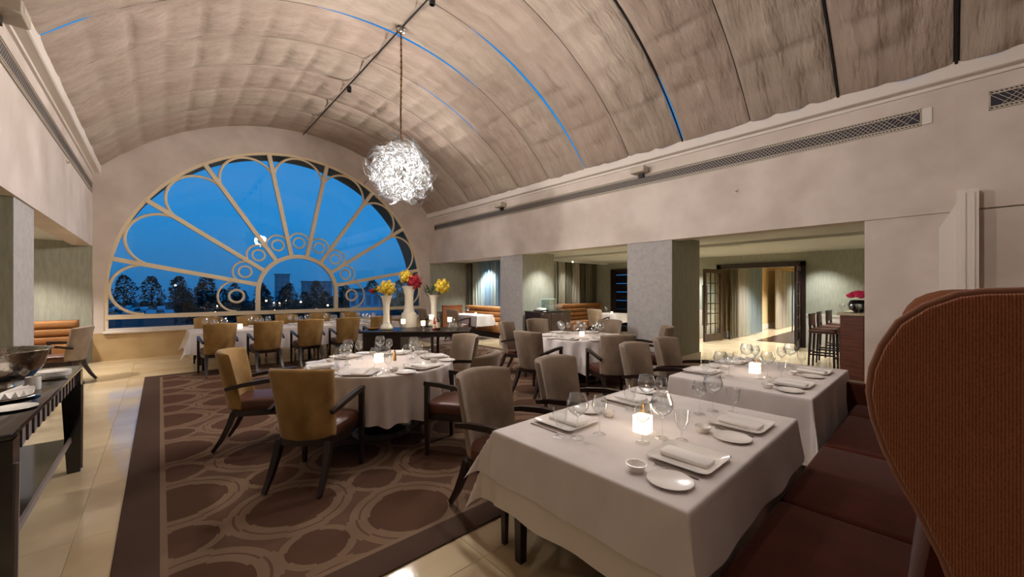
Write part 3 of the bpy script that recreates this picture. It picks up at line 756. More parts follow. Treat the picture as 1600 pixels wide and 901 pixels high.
square_table('', 'dark wooden square table with tapered legs under the foreground white cloths', 1.435, .64, 1.50, 1.08)
c = obj('undercloth', rect_cloth(1.50, 1.08, .42, .03, .014, 9, 1, .26, .2, {(True, False): .0, (False, False): .06, (True, True): .05, (False, True): .28}), M['undercloth'], None, (1.435, .64, TZ), smooth=70); tag(c, 'longer white undercloth showing below the top cloth of the foreground table', 'tablecloth')
c = obj('tablecloth', rect_cloth(1.516, 1.096, .262, .13, .010, 8, 2, .30, .22, {(True, False): .02, (False, False): .10, (True, True): .1, (False, True): .34}), M['cloth'], None, (1.427, .632, TZ+.003), smooth=70); tag(c, 'short white top cloth draped over the foreground square table', 'tablecloth')
square_table('', 'dark wooden square table under the second white cloth beside the banquette', 3.58, .67, 1.55, 1.07)
c = obj('tablecloth', rect_cloth(1.55, 1.07, .50, .03, .018, 13, 5, .10, .28), M['cloth'], None, (3.58, .67, TZ+.003), smooth=70); tag(c, 'long white cloth draped over the second square table beside the banquette', 'tablecloth')
def round_table(label, clabel, c_, R, ov, seed, amp=.035, nf=26):
    z0 = gz(*c_); t_ = thing('round_table', label, 'table', (c_[0], c_[1], z0))
    obj('tabletop', MB().lathe([(.001, .705), (R-.01, .705), (R-.004, .715), (R-.004, .735), (R-.01, .74), (.001, .74)], 48), M['darkwood'], t_)
    obj('pedestal', MB().lathe([(.07, .705), (.06, .4), (.08, .1), (.30, .05), (.32, 0)], 24, capb=False), M['darkwood'], t_)
    o = obj('tablecloth', round_cloth(R, ov, nf, amp, seed), M['cloth'], None, (c_[0], c_[1], z0+TZ), smooth=70); tag(o, clabel, 'tablecloth')
round_table('round dining table with dark pedestal hidden under the near white cloth', 'round white tablecloth with soft folds on the near round table', RC, .755, .46, 1)
round_table('round dining table under the far pleated white cloth', 'round white tablecloth with deep folds on the far round table', F2, .72, .52, 2, .055, 20)
LX0, LX1, LY0, LY1 = .42, 4.55, 9.42, 10.42
t_ = thing('long_table', 'long dark banquet table in front of the arched window under white cloth', 'table', ((LX0+LX1)/2, (LY0+LY1)/2, 0))
hl, hd = (LX1-LX0)/2, .5
obj('tabletop', MB().rbox(-hl+.004, -hd+.004, .705, hl-.004, hd-.004, .74, .004, 1), M['darkwood'], t_)
for sx in (-1, 0, 1):
    for sy in (-1, 1): obj('leg', MB().tube([(sx*(hl-.2), sy*.36, .705), (sx*(hl-.2), sy*.36, .0)], [.045, .032], 4, up=(1,0,0)), M['darkwood'], t_)
c = obj('tablecloth', rect_cloth(LX1-LX0, 1.0, .42, .08, .02, 9, 8, .25, .2), M['cloth'], None, (LX0, LY0, TZ), smooth=70); tag(c, 'white cloth on the long table in front of the arched window', 'tablecloth')
# alcove tables
def small_table(label, clabel, x, y, w_, d_, ov, seed):
    t_ = thing('alcove_table', label, 'table', (x, y, gz(x, y)))
    obj('tabletop', MB().rbox(-w_/2+.004, -d_/2+.004, .705, w_/2-.004, d_/2-.004, .74, .004, 1), M['darkwood'], t_)
    obj('pedestal', MB().lathe([(.05, .705), (.045, .1), (.22, .04), (.24, .012)], 16), M['darkwood'], t_)
    c = obj('tablecloth', rect_cloth(w_, d_, ov, .05, .016, 12, seed, .2), M['cloth'], None, (x-w_/2, y-d_/2, TZ+gz(x, y)), smooth=70); tag(c, clabel, 'tablecloth')
small_table('pedestal table in the far right alcove under a white cloth', 'white cloth on the table in front of the blue striped curtains', 7.56, 10.4, .62, 1.5, .34, 11)
small_table('pedestal table before the brown curtains under a white cloth', 'white cloth on the table partly hidden by the near grey column', 11.65, 7.75, .9, .9, .3, 12)
small_table('pedestal table in the left alcove under a white cloth', 'white cloth on the table beside the left grey column', -2.15, 10.25, .9, .9, .36, 13)

# ================================================================== TABLEWARE
def wine(R, H, rim, foot=.036, base=.0):
    bowl0 = H*.50
    p = [(foot, 0), (foot*.8, .004), (.006, .010), (.0042, .03), (.004, bowl0-.01)]
    for t_, r in ((0, .1), (.08, .42), (.2, .72), (.38, .95), (.52, 1.0), (.7, .93), (.88, .80), (1, rim)):
        p.append((R*r, bowl0+(H-bowl0)*t_))
    q = [(r-.0016, z) for r, z in p[5:][::-1]]
    return MB().lathe(p+q, 20)
gm = {'large': wine(.060, .238, .72).mesh('wine_glass', 60), 'slim': wine(.043, .212, .72).mesh('wine_glass', 60)}
gm['water'] = MB().lathe([(.033, 0), (.028, .003), (.006, .008), (.005, .05), (.02, .066), (.036, .10), (.041, .155)], 18).mesh('water_glass', 60)
for q in gm.values(): q.materials.append(M['wineglass'])
me = MB().loft([sring(.148*k, .148*k, z, 28, p_) for k, z, p_ in ((.01, .006, 6), (.79, .006, 7), (.84, .010, 8), (1, .020, 9), (1.0, .017, 9), (.86, .004, 8), (.78, 0, 7))], True, True).mesh('charger_plate', 35); me.materials.append(M['china']); charger_me = me
me = MB().loft([[(x, y, z+.003*sin(8*y)) for x, y, z in sring(.055*k, .112, z, 24, 9)] for k, z in ((.92, 0), (1, .003), (1.0, .012), (.97, .016), (.9, .018))]).mesh('napkin', 50); me.materials.append(M['napkin']); napkin_me = me
me = MB().lathe([(.001, .005), (.06, .005), (.092, .014), (.094, .012), (.062, 0), (.001, 0)], 28).mesh('side_plate', 50); me.materials.append(M['china']); side_me = me
me = MB().lathe([(.001, .006), (.022, .006), (.042, .034), (.045, .034), (.028, .0), (.001, 0)], 20).mesh('butter_bowl', 50); me.materials.append(M['china']); bowl_me = me
k_ = MB().loft([[(x, y, z) for x, y, z in ((-a, y, 0), (a, y, 0), (a*.8, y, h), (-a*.8, y, h))] for y, a, h in ((-.11, .004, .003), (-.105, .007, .005), (-.02, .005, .004), (0, .0035, .003), (.02, .009, .002), (.08, .009, .002), (.105, .003, .001))]); knife_me = k_.mesh('knife', 30); knife_me.materials.append(M['steel'])
k_ = MB().loft([[(-a, y, 0), (a, y, 0), (a*.8, y, h), (-a*.8, y, h)] for y, a, h in ((-.10, .006, .004), (-.02, .004, .004), (.03, .0035, .004), (.045, .011, .003), (.055, .012, .003))])
for q in (-1, 0, 1): k_.box(q*.008-.002, .054, .0005, q*.008+.002, .10, .0025)
fork_me = k_.mesh('fork', 30); fork_me.materials.append(M['steel'])
def put(name, me, x, y, z, rz, label, cat, group):
    o = bpy.data.objects.new(name, me); COL.objects.link(o); o.location = (x, y, z); o.rotation_euler = (0, 0, rz)
    return tag(o, label, cat, group)
def setting(cx, cy, face, z, where, tbl, full=True, glasses=('large', 'slim', 'water'), seed=0):
    """a place at (cx, cy); face points from the diner to the table's middle"""
    rnd = random.Random(seed); fx, fy = face; n = hypot(fx, fy); fx /= n; fy /= n; rx, ry = fy, -fx; rz = atan2(fy, fx)-pi/2
    def P(a, b_): return cx+rx*a+fx*b_, cy+ry*a+fy*b_
    G = 'table settings of the '+tbl; at = ' %s, %s' % (where, tbl)
    put('charger_plate', charger_me, *P(0, 0), z, rz, 'square white charger plate' + at, 'plate', G)
    put('napkin', napkin_me, *P(-.01, .0), z+.007, rz+rnd.uniform(-.04, .04), 'folded white napkin' + at, 'napkin', G)
    gl = [(.15, .21), (.025, .25), (.215, .125)]
    for g, (a, b_) in zip(glasses, gl):
        nm = 'water_glass' if g == 'water' else 'wine_glass'
        put(nm, gm[g], *P(a+rnd.uniform(-.012, .012), b_+rnd.uniform(-.012, .012)), z, rnd.random()*6, {'large': 'large clear wine glass', 'slim': 'slim clear wine glass', 'water': 'short-stemmed clear water glass'}[g]+at, 'glass', G)
    if full:
        put('side_plate', side_me, *P(-.28, -.05), z, 0, 'round white side plate' + at, 'plate', G)
        put('butter_bowl', bowl_me, *P(-.29, .10), z, 0, 'small white bowl' + at, 'bowl', G)
        put('knife', knife_me, *P(.175, -.02), z+.0005, rz, 'steel knife right of the plate' + at, 'knife', G)
        put('fork', fork_me, *P(-.17, -.02), z+.0005, rz, 'steel fork left of the plate' + at, 'fork', G)
    return P
z1 = TZ+.0045
# on the bench side the diner looks towards +Y
for k, x in enumerate((1.86, 2.57)):
    setting(x, .82, (0, 1), z1, 'banquette side, '+['nearest place', 'second place'][k], 'foreground square table', seed=k)
    setting(x-.03, 1.54, (0, -1), z1, 'chair side, '+['first place', 'second place'][k], 'foreground square table', seed=k+9)
for k, x in enumerate((3.99, 4.74)):
    setting(x, .88, (0, 1), z1, 'banquette side, '+['nearer place', 'farther place'][k], 'second square table', seed=k+20)
    setting(x-.03, 1.60, (0, -1), z1, 'chair side, '+['nearer place', 'farther place'][k], 'second square table', seed=k+29)
def candle(x, y, z, label, s=.074, power=None):
    t_ = thing('votive_candle', label, 'candle', (x, y, z), 0, 'glowing votive candles')
    obj('holder', MB().loft([sring(s*.47, s*.47, 0, 16, 6), sring(s*.5, s*.5, .004, 16, 6), sring(s*.5, s*.5, s*1.05, 16, 6), sring(s*.44, s*.44, s*1.05, 16, 6), sring(s*.43, s*.43, s*.6, 16, 6)], True, True), M['candle'], t_)
    obj('flame', MB().lathe([(.001, 0), (.006, .008), (.005, .016), (.001, .028)], 8, c=(0, 0, s*.66)), M['flame'], t_)
    light('POINT', 'candle_light', power or PW['candle'], (1, .80, .58), (0, 0, s*1.5), t_, .03)
    return t_
def cruet(x, y, z, label, h=.10):
    t_ = thing('oil_bottle', label, 'bottle', (x, y, z), 0, 'small gold-capped bottles')
    obj('body', MB().lathe([(.018, 0), (.02, .003), (.02, h*.55), (.009, h*.72), (.008, h*.8)], 14, capb=True), mat('oil_glass', (190, 150, 90), .15), t_)
    obj('cap', MB().lathe([(.011, h*.78), (.012, h*.9), (.006, h*1.0)], 12, capt=True, capb=True), M['gold'], t_)
candle(2.03, 1.15, z1, 'white glowing votive candle in the middle of the foreground square table', .088)
cruet(2.16, 1.22, z1, 'small gold-capped bottle behind the candle of the foreground table', .12)
candle(4.28, 1.24, z1, 'white glowing votive candle in the middle of the second square table', .088)
cruet(4.40, 1.26, z1, 'small gold-capped bottle beside the candle of the second square table', .12)
zr = .012+TZ+.001
where = ['at the nearest left place', 'at the near right place', 'at the right place', 'at the back right place', 'at the back place', 'at the left place']
for k in range(6):
    a = radians(228+60*k)
    setting(RC[0]+.595*cos(a), RC[1]+.595*sin(a), (-cos(a), -sin(a)), zr, where[k], 'near round table', True, ('large', 'slim', 'water'), 40+k)
candle(RC[0]-.03, RC[1]+.02, zr, 'white glowing votive candle in the middle of the near round table', .085, 2.2)
cruet(RC[0]+.14, RC[1]-.01, zr, 'small amber bottle beside the candle of the near round table', .12)
for k in range(6):
    a = radians(200+60*k)
    setting(F2[0]+.565*cos(a), F2[1]+.565*sin(a), (-cos(a), -sin(a)), zr, ['at the left place', 'at the near left place', 'at the near right place', 'at the right place', 'at the back right place', 'at the back left place'][k], 'far round table', k < 3, ('large', 'slim'), 60+k)
candle(F2[0]-.02, F2[1]-.05, zr, 'white glowing votive candle in the middle of the far round table', .07)
for k in range(5):
    setting(.82+.77*k, 9.60, (0, 1), TZ+.001, 'room side, '+ordn[k], 'long window table', False, ('large', 'slim'), 80+k)
    setting(.82+.77*k, 10.24, (0, -1), TZ+.001, 'window side, '+ordn[k], 'long window table', False, ('large', 'slim'), 90+k)
for k, x in enumerate((1.25, 2.8, 4.1)):
    candle(x, 9.92, TZ+.001, 'glowing votive candle on the long window table, %s of three' % ['left', 'middle', 'right'][k], .085, 2.4)
candle(7.6, 10.2, TZ+.0145, 'small glowing candle on the far right alcove table', .06)
candle(11.55, 7.7, TZ+.002, 'small glowing candle on the table before the brown curtains', .06)
for k, (x, y) in enumerate(((7.55, 10.55), (11.5, 7.9))):
    put('wine_glass', gm['large'], x, y, TZ+(.0135 if k == 0 else .001), 0, ['clear wine glass on the far right alcove table', 'clear wine glass on the table before the brown curtains'][k], 'glass', 'alcove table glasses')

# ================================================================== BANQUETTE (winged bench)
bq = thing('winged_banquette', 'long red-brown banquette with high curved wings in the right foreground', 'bench', (1.40, .09, 0))
X0, X1 = 1.40, 5.05
def B(x): return x-X0
obj('plinth', MB().box(B(1.44), -.02, 0, B(5.0), .44, .22), M['darkwood'], bq)
xs = [1.43, 2.43, 3.5, 4.52, 5.0]
for k in range(4):
    obj('seat_cushion', MB().rbox(B(xs[k]+.002), -.06, .22, B(xs[k+1]-.002), .505, .455, .035, 3), M['brownbench'], bq, smooth=60)
# reclined back in sections
for k in range(4):
    a, b_ = B(xs[k]+.002), B(xs[k+1]-.002)
    rings = []
    for y, z, th in ((0.0, .40, .06), (-.035, .7, .07), (-.075, 1.0, .07), (-.125, 1.35, .06), (-.145, 1.5, .04), (-.15, 1.525, .015)):
        rings.append([(a, y-th*2, z), (a, y, z), (a+.02, y+.015, z), (b_-.02, y+.015, z), (b_, y, z), (b_, y-th*2, z)])
    obj('back_cushion', MB().loft(rings), M['brownbench'], bq, smooth=50)
W = [(-.117, 1.543), (-.062, 1.541), (-.022, 1.534), (.031, 1.506), (.077, 1.463), (.108, 1.4), (.127, 1.337), (.133, 1.275), (.124, 1.207), (.101, 1.127), (.071, 1.053), (.042, .998), (.015, .929), (-.002, .889), (-.014, .846), (-.03, .74), (-.04, .5), (-.04, .2), (-.04, .0)]
def wing(x, deep, name='wing_panel'):
    prof = []
    for y, z in W:
        bulge = max(0, (y+.117)/.25)
        prof.append((y-.09+deep*bulge, z))
    outline = [(-.75, 0), (-.75, 1.543)]+prof
    t = .05; rings = []
    def shrink(d):   # offset the front edge inwards
        out = []
        for i, (y, z) in enumerate(outline):
            if i in (0,): out.append((y, z)); continue
            out.append((y-d*(1 if i > 2 else 0), z-d*(1 if z > 1.2 and i > 0 else .2)) if z > 0 else (y-d, z))
        return out
    for xx, d in ((0, .012), (.004, .003), (.012, 0), (t-.012, 0), (t-.004, .003), (t, .012)):
        rings.append([(x+xx, y, z) for y, z in shrink(d)])
    obj(name, MB().loft(rings), M['rib'], bq, smooth=40)
    pts = [(x+t/2, y+.003, z+.002) for y, z in ([(-.75, 1.543)]+prof[:-2])]
    obj('piping', MB().tube(pts, .012, 8), M['brownbench'] if False else mat('piping_fabric', (126, 80, 56), .85), bq, smooth=60)
wing(B(1.45)-.05+.0, 0); wing(B(5.05), .13)
obj('arm', MB().rbox(B(5.0), -.1, 0, B(5.09), .60, .645, .02, 2), M['brownbench'], bq)

# ================================================================== BUFFET TABLE (left foreground)
bt = thing('buffet_table', 'black glossy buffet table with fluted grey apron at the left edge', 'table', (-.86, 3.95, 0))
obj('tabletop', MB().rbox(-.36, -1.10, .867, .36, 1.10, .895, .006, 2), M['blackwood'], bt)
obj('apron', MB().box(-.32, -1.06, .745, .32, 1.06, .865), M['darkwood'], bt)
n_ = 16
for k in range(n_):
    y0 = -1.06+2.12*k/n_; L_ = 2.12/n_
    # angled facet, leaning outwards to its far edge
    obj('apron_facet', MB().prism([(.321, y0+.012, .747), (.336, y0+.012, .747), (.328, y0+L_-.002, .747), (.321, y0+L_-.004, .747)], (0, 0, .117)), M['apron'], bt)
    obj('apron_fin', MB().box((.3205), y0+.001, .749, .337, y0+.0115, .862), M['blackwood'], bt)
for sx in (-1, 1):
    for sy in (-1, 1):
        obj('leg', MB().tube([(sx*.30, sy*1.03, .86), (sx*.315, sy*1.045, 0)], [.085, .055], 4, up=(1, 0, 0)), M['blackwood'], bt)
obj('shelf', MB().box(-.29, -1.0, .27, .29, 1.0, .30), M['blackwood'], bt)
obj('shelf_edge', MB().box(.29, -1.0, .265, .305, 1.0, .305), M['apron'], bt)
for sy in (-1, 1): obj('leg_inlay', MB().tube([(.30+.062, sy*1.03, .74), (.315+.041, sy*1.045, .02)], .012, 4), M['apron'], bt)
bz = .896
b_ = thing('champagne_bowl', 'large hammered silver champagne bowl on the black buffet table', 'bowl', (-.78, 4.13, bz))
obj('bowl', MB().lathe([(.06, .035), (.14, .07), (.19, .14), (.205, .20), (.215, .245), (.235, .255), (.235, .262), (.210, .258), (.195, .20), (.18, .14), (.12, .075), (.001, .06)], 40), M['silver'], b_)
obj('foot', MB().lathe([(.11, 0), (.112, .008), (.07, .02), (.06, .04)], 32, capb=True), M['silver'], b_)
t_ = thing('champagne_bottle', 'black champagne bottle neck rising out of the silver bowl', 'bottle', (-.84, 4.11, bz+.075))
obj('body', MB().lathe([(.001, 0), (.042, .002), (.044, .13), (.03, .18), (.016, .22), (.015, .27)], 18), M['bottlegreen'], t_)
obj('foil', MB().lathe([(.017, .215), (.0165, .27), (.019, .28), (.019, .30), (.014, .31)], 16, capt=True), M['black'], t_)
t_.rotation_euler = (.12, .06, 0)
t_ = thing('silver_tray', 'low silver tray in front of the champagne bowl on the buffet', 'tray', (-.72, 3.78, bz))
obj('dish', MB().lathe([(.001, .004), (.13, .004), (.17, .018), (.172, .015), (.13, 0), (.001, 0)], 32), M['silver'], t_)
t_ = thing('napkin_fan', 'pleated white napkin fan lying on the silver tray', 'napkin', (-.72, 3.78, bz+.006))
for k in range(9):
    a = -1.2+k*.28
    obj('fold', MB().add([(0, 0, .03), (.14*cos(a-.12), .14*sin(a-.12), .012), (.145*cos(a), .145*sin(a), .05), (.14*cos(a+.12), .14*sin(a+.12), .012)], [(0,1,2), (0,2,3), (0,3,1), (1,3,2)]), M['napkin'], t_, smooth=0)
for k in range(5):
    put('small_plate', side_me, -.60, 4.52, bz+.008*k, 0, 'small white plate in the stack right of the champagne bowl, '+['lowest', 'second from bottom', 'middle', 'second from top', 'topmost'][k], 'plate', 'stack of small plates on the buffet')
t_ = obj('white_cup', MB().lathe([(.001, .0), (.034, 0), (.036, .004), (.036, .085), (.033, .085), (.032, .01), (.001, .008)], 20), M['china'], None, (-.62, 4.02, bz)); tag(t_, 'plain white cup beside the champagne bowl on the buffet', 'cup')
put('serving_plate', side_me, -.60, 3.42, bz, 0, 'white plate alone at the near end of the buffet', 'plate', 'buffet ware')
put('wine_glass', gm['large'], -.72, 3.28, bz, 0, 'empty wine glass at the near end of the buffet', 'glass', 'buffet ware')

# ================================================================== FLOWER CONSOLE
ca = -radians(40)
cs = thing('flower_console', 'dark wooden console carrying three tall vases in the middle of the room', 'table', (3.72, 6.85, .012), ca)
obj('top', MB().rbox(-1.0, -.42, .745, 1.0, .42, .78, .01, 2), M['darkwood'], cs)
obj('cabinet', MB().box(-.93, -.36, .08, -.25, .36, .745), M['darkwood'], cs)
obj('apron', MB().box(-.25, -.34, .67, .93, .34, .745), M['darkwood'], cs)
obj('lower_shelf', MB().box(-.25, -.34, .18, .93, .34, .21), M['darkwood'], cs)
for x, y in ((-.9, -.34), (-.9, .34), (.9, -.34), (.9, .34), (.33, -.34), (.33, .34)):
    obj('leg', MB().tube([(x, y, .745), (x, y, 0)], .035, 4, up=(1, 0, 0)), M['darkwood'], cs)
def oncs(a, b_): return 3.72+a*cos(ca)-b_*sin(ca), 6.85+a*sin(ca)+b_*cos(ca)
ZT = .793
def flowers(t_, h, kinds, seed):
    rnd = random.Random(seed)
    for nm, c_, r_, mt, npt in kinds:
        if nm == 'leaf':
            for q in range(npt):
                a = rnd.random()*6.28; ln = rnd.uniform(.6, 1.2)*r_; up = rnd.uniform(.2, 1.3); base = Vector((c_[0], c_[1], c_[2]))
                d = Vector((cos(a)*cos(up), sin(a)*cos(up), sin(up))); sd = Vector((-sin(a), cos(a), 0))*.016
                tip = base+d*ln; mid = base+d*ln*.5+Vector((0, 0, .02))
                obj('leaf', MB().add([base-Vector((0, 0, .004)), mid-sd, tip, mid+sd, mid-Vector((0, 0, .006))], [(0, 1, 4), (1, 2, 4), (2, 3, 4), (3, 0, 4)]), M['leaf'], t_, smooth=0)
            obj('stem', MB().tube([(0, 0, h*.4), (c_[0]*.5, c_[1]*.5, h*.9), c_], .008, 5), M['leaf'], t_)
        else:
            for q in range(npt):
                zz = 1-2*(q+.5)/npt; a = q*2.4; s_ = sqrt(1-zz*zz); d = Vector((s_*cos(a), s_*sin(a), zz)); p = Vector(c_)+d*r_*.72
                mb = MB()
                u_ = d.orthogonal().normalized(); v_ = d.cross(u_)
                for k in range(3):
                    rr = r_*(.42-.11*k); hh = r_*.12*k
                    pts = []
                    for j in range(10):
                        an = 2*pi*j/10+k*.3; f_ = rr*(1 if j % 2 else .72)
                        pts.append(p+u_*f_*cos(an)+v_*f_*sin(an)+d*(hh+r_*(.10 if j % 2 else .02)))
                    mb.loft([pts, [p+d*(hh+.02*r_+(x_-p).dot(d)*.3)+(x_-p)*.15 for x_ in pts]], True, False)
                    mb.add([p+d*hh*.5], [])
                obj(nm, mb, M[mt], t_, smooth=0)
            obj('flower_heart', MB().ball(c_, r_*.72, 10, 7), M[mt], t_)
            obj('stem', MB().tube([(0, 0, h*.4), (c_[0]*.5, c_[1]*.5, h*.92), c_], .008, 5), M['leaf'], t_)
def vase(label, x, y, h, r, kinds, seed, wide=False):
    t_ = thing('flower_vase', label, 'vase', (x, y, ZT), 0, 'tall milk-glass vases on the console')
    if wide: p = [(.001, .0), (.16, 0), (.165, .02), (.16, .2), (.145, .29), (.115, .30), (.10, .36), (.085, .5), (.09, .65), (.12, h*.93), (.155, h), (.148, h), (.11, h*.93), (.08, .65), (.001, .5)]
    else: p = [(.001, .0), (.10, 0), (.12, .03), (.115, .06), (.07, .12), (.058, .22), (.062, h*.7), (.085, h*.9), (r, h), (r-.006, h), (.078, h*.9), (.054, h*.7), (.001, h*.5)]
    obj('vessel', MB().lathe(p, 32), M['vase'], t_, smooth=60)
    flowers(t_, h, kinds, seed); return t_
# screen left = (-cos42.. ) : sr is the unit vector to the right of the view
sr = Vector((cos(radians(42)), -sin(radians(42)), 0))
def off(a, z): v = sr*a; return (v.x, v.y, z)
x, y = 3.20, 7.12
vase('left milk-glass vase holding yellow chrysanthemums on the console', x, y, .655, .115, [('yellow_bloom', off(.02, .80), .145, 'yellow', 22), ('yellow_bloom', off(-.12, .77), .075, 'yellow', 9), ('red_bloom', off(-.27, .74), .06, 'red', 9), ('leaf', off(-.20, .70), .22, 'leaf', 12), ('leaf', off(.02, .68), .18, 'leaf', 8)], 1)
x, y = 3.80, 7.38
vase('tallest milk-glass vase with a red rose ball on the console', x, y, .84, .155, [('red_bloom', off(.11, .93), .15, 'red', 22), ('yellow_bloom', off(-.06, 1.03), .135, 'yellow', 20), ('white_bloom', off(-.12, .93), .06, 'napkin', 8), ('leaf', off(-.12, .86), .2, 'leaf', 9), ('leaf', off(.08, .80), .22, 'leaf', 7)], 2, True)
x, y = 4.26, 7.18
vase('right milk-glass vase with one yellow bloom and dark leaves', x, y, .655, .12, [('yellow_bloom', off(.18, .84), .15, 'yellow', 22), ('leaf', off(-.06, .66), .30, 'leaf', 14), ('leaf', off(.12, .72), .16, 'leaf', 9), ('leaf', off(-.16, .68), .2, 'leaf', 7)], 3)
def tealight(x, y, h, label):
    t_ = thing('glass_candlestick', label, 'candlestick', (x, y, ZT), 0, 'glass candlesticks on the console')
    obj('stem', MB().lathe([(.045, 0), (.04, .006), (.012, .02), (.016, h*.3), (.01, h*.5), (.02, h*.62), (.012, h*.75), (.03, h*.95), (.03, h)], 16), M['wineglass'], t_)
    obj('cup', MB().lathe([(.001, 0), (.038, 0), (.042, .085), (.038, .085), (.034, .01)], 16, c=(0, 0, h)), M['candle'], t_)
    light('POINT', 'candle_light', 1.2, (1, .8, .58), (0, 0, h+.13), t_, .03)
for a, b2, h, lb in ((-.22, -.28, .13, 'leftmost lit glass candlestick on the console'), (.16, -.33, .10, 'lit glass candlestick in front of the middle vase'), (.27, -.10, .20, 'tallest lit glass candlestick on the console'), (.62, -.12, .15, 'rightmost lit glass candlestick on the console')):
    x, y = oncs(a, b2); tealight(x, y, h, lb)
def bottle(x, y, z, mt, label, h=.28, cap='black', r=.036):
    t_ = thing('bottle', label, 'bottle', (x, y, z))
    obj('body', MB().lathe([(.001, 0), (r, .002), (r+.002, .02), (r+.002, h*.55), (r*.5, h*.72), (.013, h*.78), (.012, h*.9)], 16), M[mt], t_)
    obj('cap', MB().lathe([(.014, h*.86), (.015, h*.99), (.012, h)], 12, capt=True, capb=True), M[cap], t_)
    obj('paper_label', MB().lathe([(r+.0028, h*.15), (r+.0028, h*.48)], 16), M['counter'], t_)
x, y = oncs(.42, -.22); bottle(x, y, ZT, 'bottlegreen', 'dark green bottle standing on the flower console', .32)
x, y = oncs(.34, -.16); bottle(x, y, ZT, 'bottlered', 'red bottle standing beside the dark bottle on the console', .24, 'red')
x, y = oncs(.70, -.2)
t_ = thing('glass_decanter', 'round clear glass decanter at the right of the console', 'decanter', (x, y, ZT))
obj('vessel', MB().lathe([(.001, 0), (.07, .002), (.09, .05), (.075, .10), (.025, .14), (.02, .19), (.03, .20)], 20), M['wineglass'], t_)
obj('stopper', MB().ball((0, 0, .215), .024, 10, 7), M['wineglass'], t_)
for k in range(5):
    x, y = oncs(-.60+.10*k if k < 2 else .5+.12*(k-1), -.34 if k < 2 else -.33)
    put('tumbler', gm['water'], x, y, ZT, 0, 'clear glass on the front edge of the console, '+['leftmost', 'second from left', 'third from left', 'fourth from left', 'rightmost'][k], 'glass', 'glasses on the console')
x, y = oncs(-.85, -.05)
t_ = obj('brass_dish', MB().lathe([(.001, .006), (.09, .006), (.12, .03), (.123, .028), (.09, 0), (.001, 0)], 24), M['gold'], None, (x, y, ZT)); tag(t_, 'shallow brass dish at the left of the console', 'dish')

# ================================================================== RIGHT ALCOVE
def roll_sofa(label, loc, rz, length, nroll=3, H=.98):
    t_ = thing('channel_sofa', label, 'sofa', loc, rz)
    hl = length/2
    obj('base', MB().box(-hl, -.25, 0, hl, .28, .18), M['darkwood'], t_)
    obj('seat', MB().rbox(-hl, -.26, .18, hl, .33, .46, .04, 3), M['orange'], t_, smooth=60)
    obj('back_frame', MB().box(-hl, -.34, 0, hl, -.27, H), M['orangewood'], t_)
    hh = (H-.46)/nroll
    for k in range(nroll):
        obj('back_roll', MB().rbox(-hl, -.28, .46+k*hh, hl, -.13, .46+(k+1)*hh, .05, 3), M['orange'], t_, smooth=60)
    return t_
roll_sofa('orange channelled sofa under the blue striped curtains', (8.30, 10.75, .0125), pi/2, 2.5)
roll_sofa('orange and brown channelled booth under the brown curtains', (11.5, 8.85, 0), pi, 2.7, 4, 1.06)
roll_sofa('orange channelled sofa against the end wall of the left alcove', (-2.35, 11.8, 0), pi, 2.2, 3, .93)
t_ = thing('sofa_end_panel', 'orange wooden screen closing the far right alcove sofa', 'panel', (7.9, 12.05, .0125))
obj('board', MB().rbox(-.4, -.03, 0, .45, .03, .95, .008, 1), M['orangewood'], t_)
obj('top_rail', MB().rbox(-.4, -.045, .95, .45, .045, .99, .008, 1), M['orangewood'], t_)
def curtain(label, x0, y0, x1, y1, mt, seed, z1=ZA-.02, z0=.02, amp=.05, group='', flare=0):
    rnd = random.Random(seed); L_ = hypot(x1-x0, y1-y0); dx, dy = (x1-x0)/L_, (y1-y0)/L_; nx, ny = -dy, dx
    n = max(12, int(L_*44)); ph = rnd.random()*6; k = 30+rnd.random()*8
    def pt(u, z, th):
        s_ = u*L_; q = amp*sin(k*s_+ph+1.2*sin(3*s_+ph))+th; g = 1-flare*(z/z1)*.5
        s2 = L_/2+(s_-L_/2)*g
        return (x0+dx*s2+nx*q, y0+dy*s2+ny*q, z)
    rings = []
    for z in (z0, z0+(z1-z0)*.33, z0+(z1-z0)*.66, z1):
        rings.append([pt(i/n, z, .006) for i in range(n+1)]+[pt(i/n, z, -.006) for i in range(n, -1, -1)])
    o = obj('curtain', MB().loft(rings), M['c_'+mt], None, smooth=60); tag(o, label, 'curtain', group)
seq = ['olive', 'pale_sage', 'blue_grey', 'steel_blue', 'blue_grey', 'steel_blue', 'pale_sage', 'blue_grey']
nms = ['first', 'second', 'third', 'fourth', 'fifth', 'sixth', 'seventh', 'eighth']
ys = [12.2, 11.85, 11.45, 11.1, 10.75, 10.4, 10.0, 9.7, 9.4]
for k in range(8):
    curtain('%s curtain from the left in the blue striped row of the far alcove, %s' % (nms[k], seq[k].replace('_', ' ')), XB1-.07, ys[k], XB1-.07, ys[k+1]+.01, seq[k], k, amp=.035, group='blue striped curtains')
seq = ['dark_brown', 'pale_sage', 'sand', 'olive', 'sand', 'dark_brown', 'olive', 'dark_brown']
xs_ = [9.75, 10.15, 10.5, 10.9, 11.3, 11.75, 12.1, 12.5, 12.82]
for k in range(8):
    curtain('%s curtain from the left in the brown striped row behind the booth, %s' % (nms[k], seq[k].replace('_', ' ')), xs_[k], YB2-.07, xs_[k+1]-.01, YB2-.07, seq[k], 20+k, amp=.035, group='brown striped curtains')
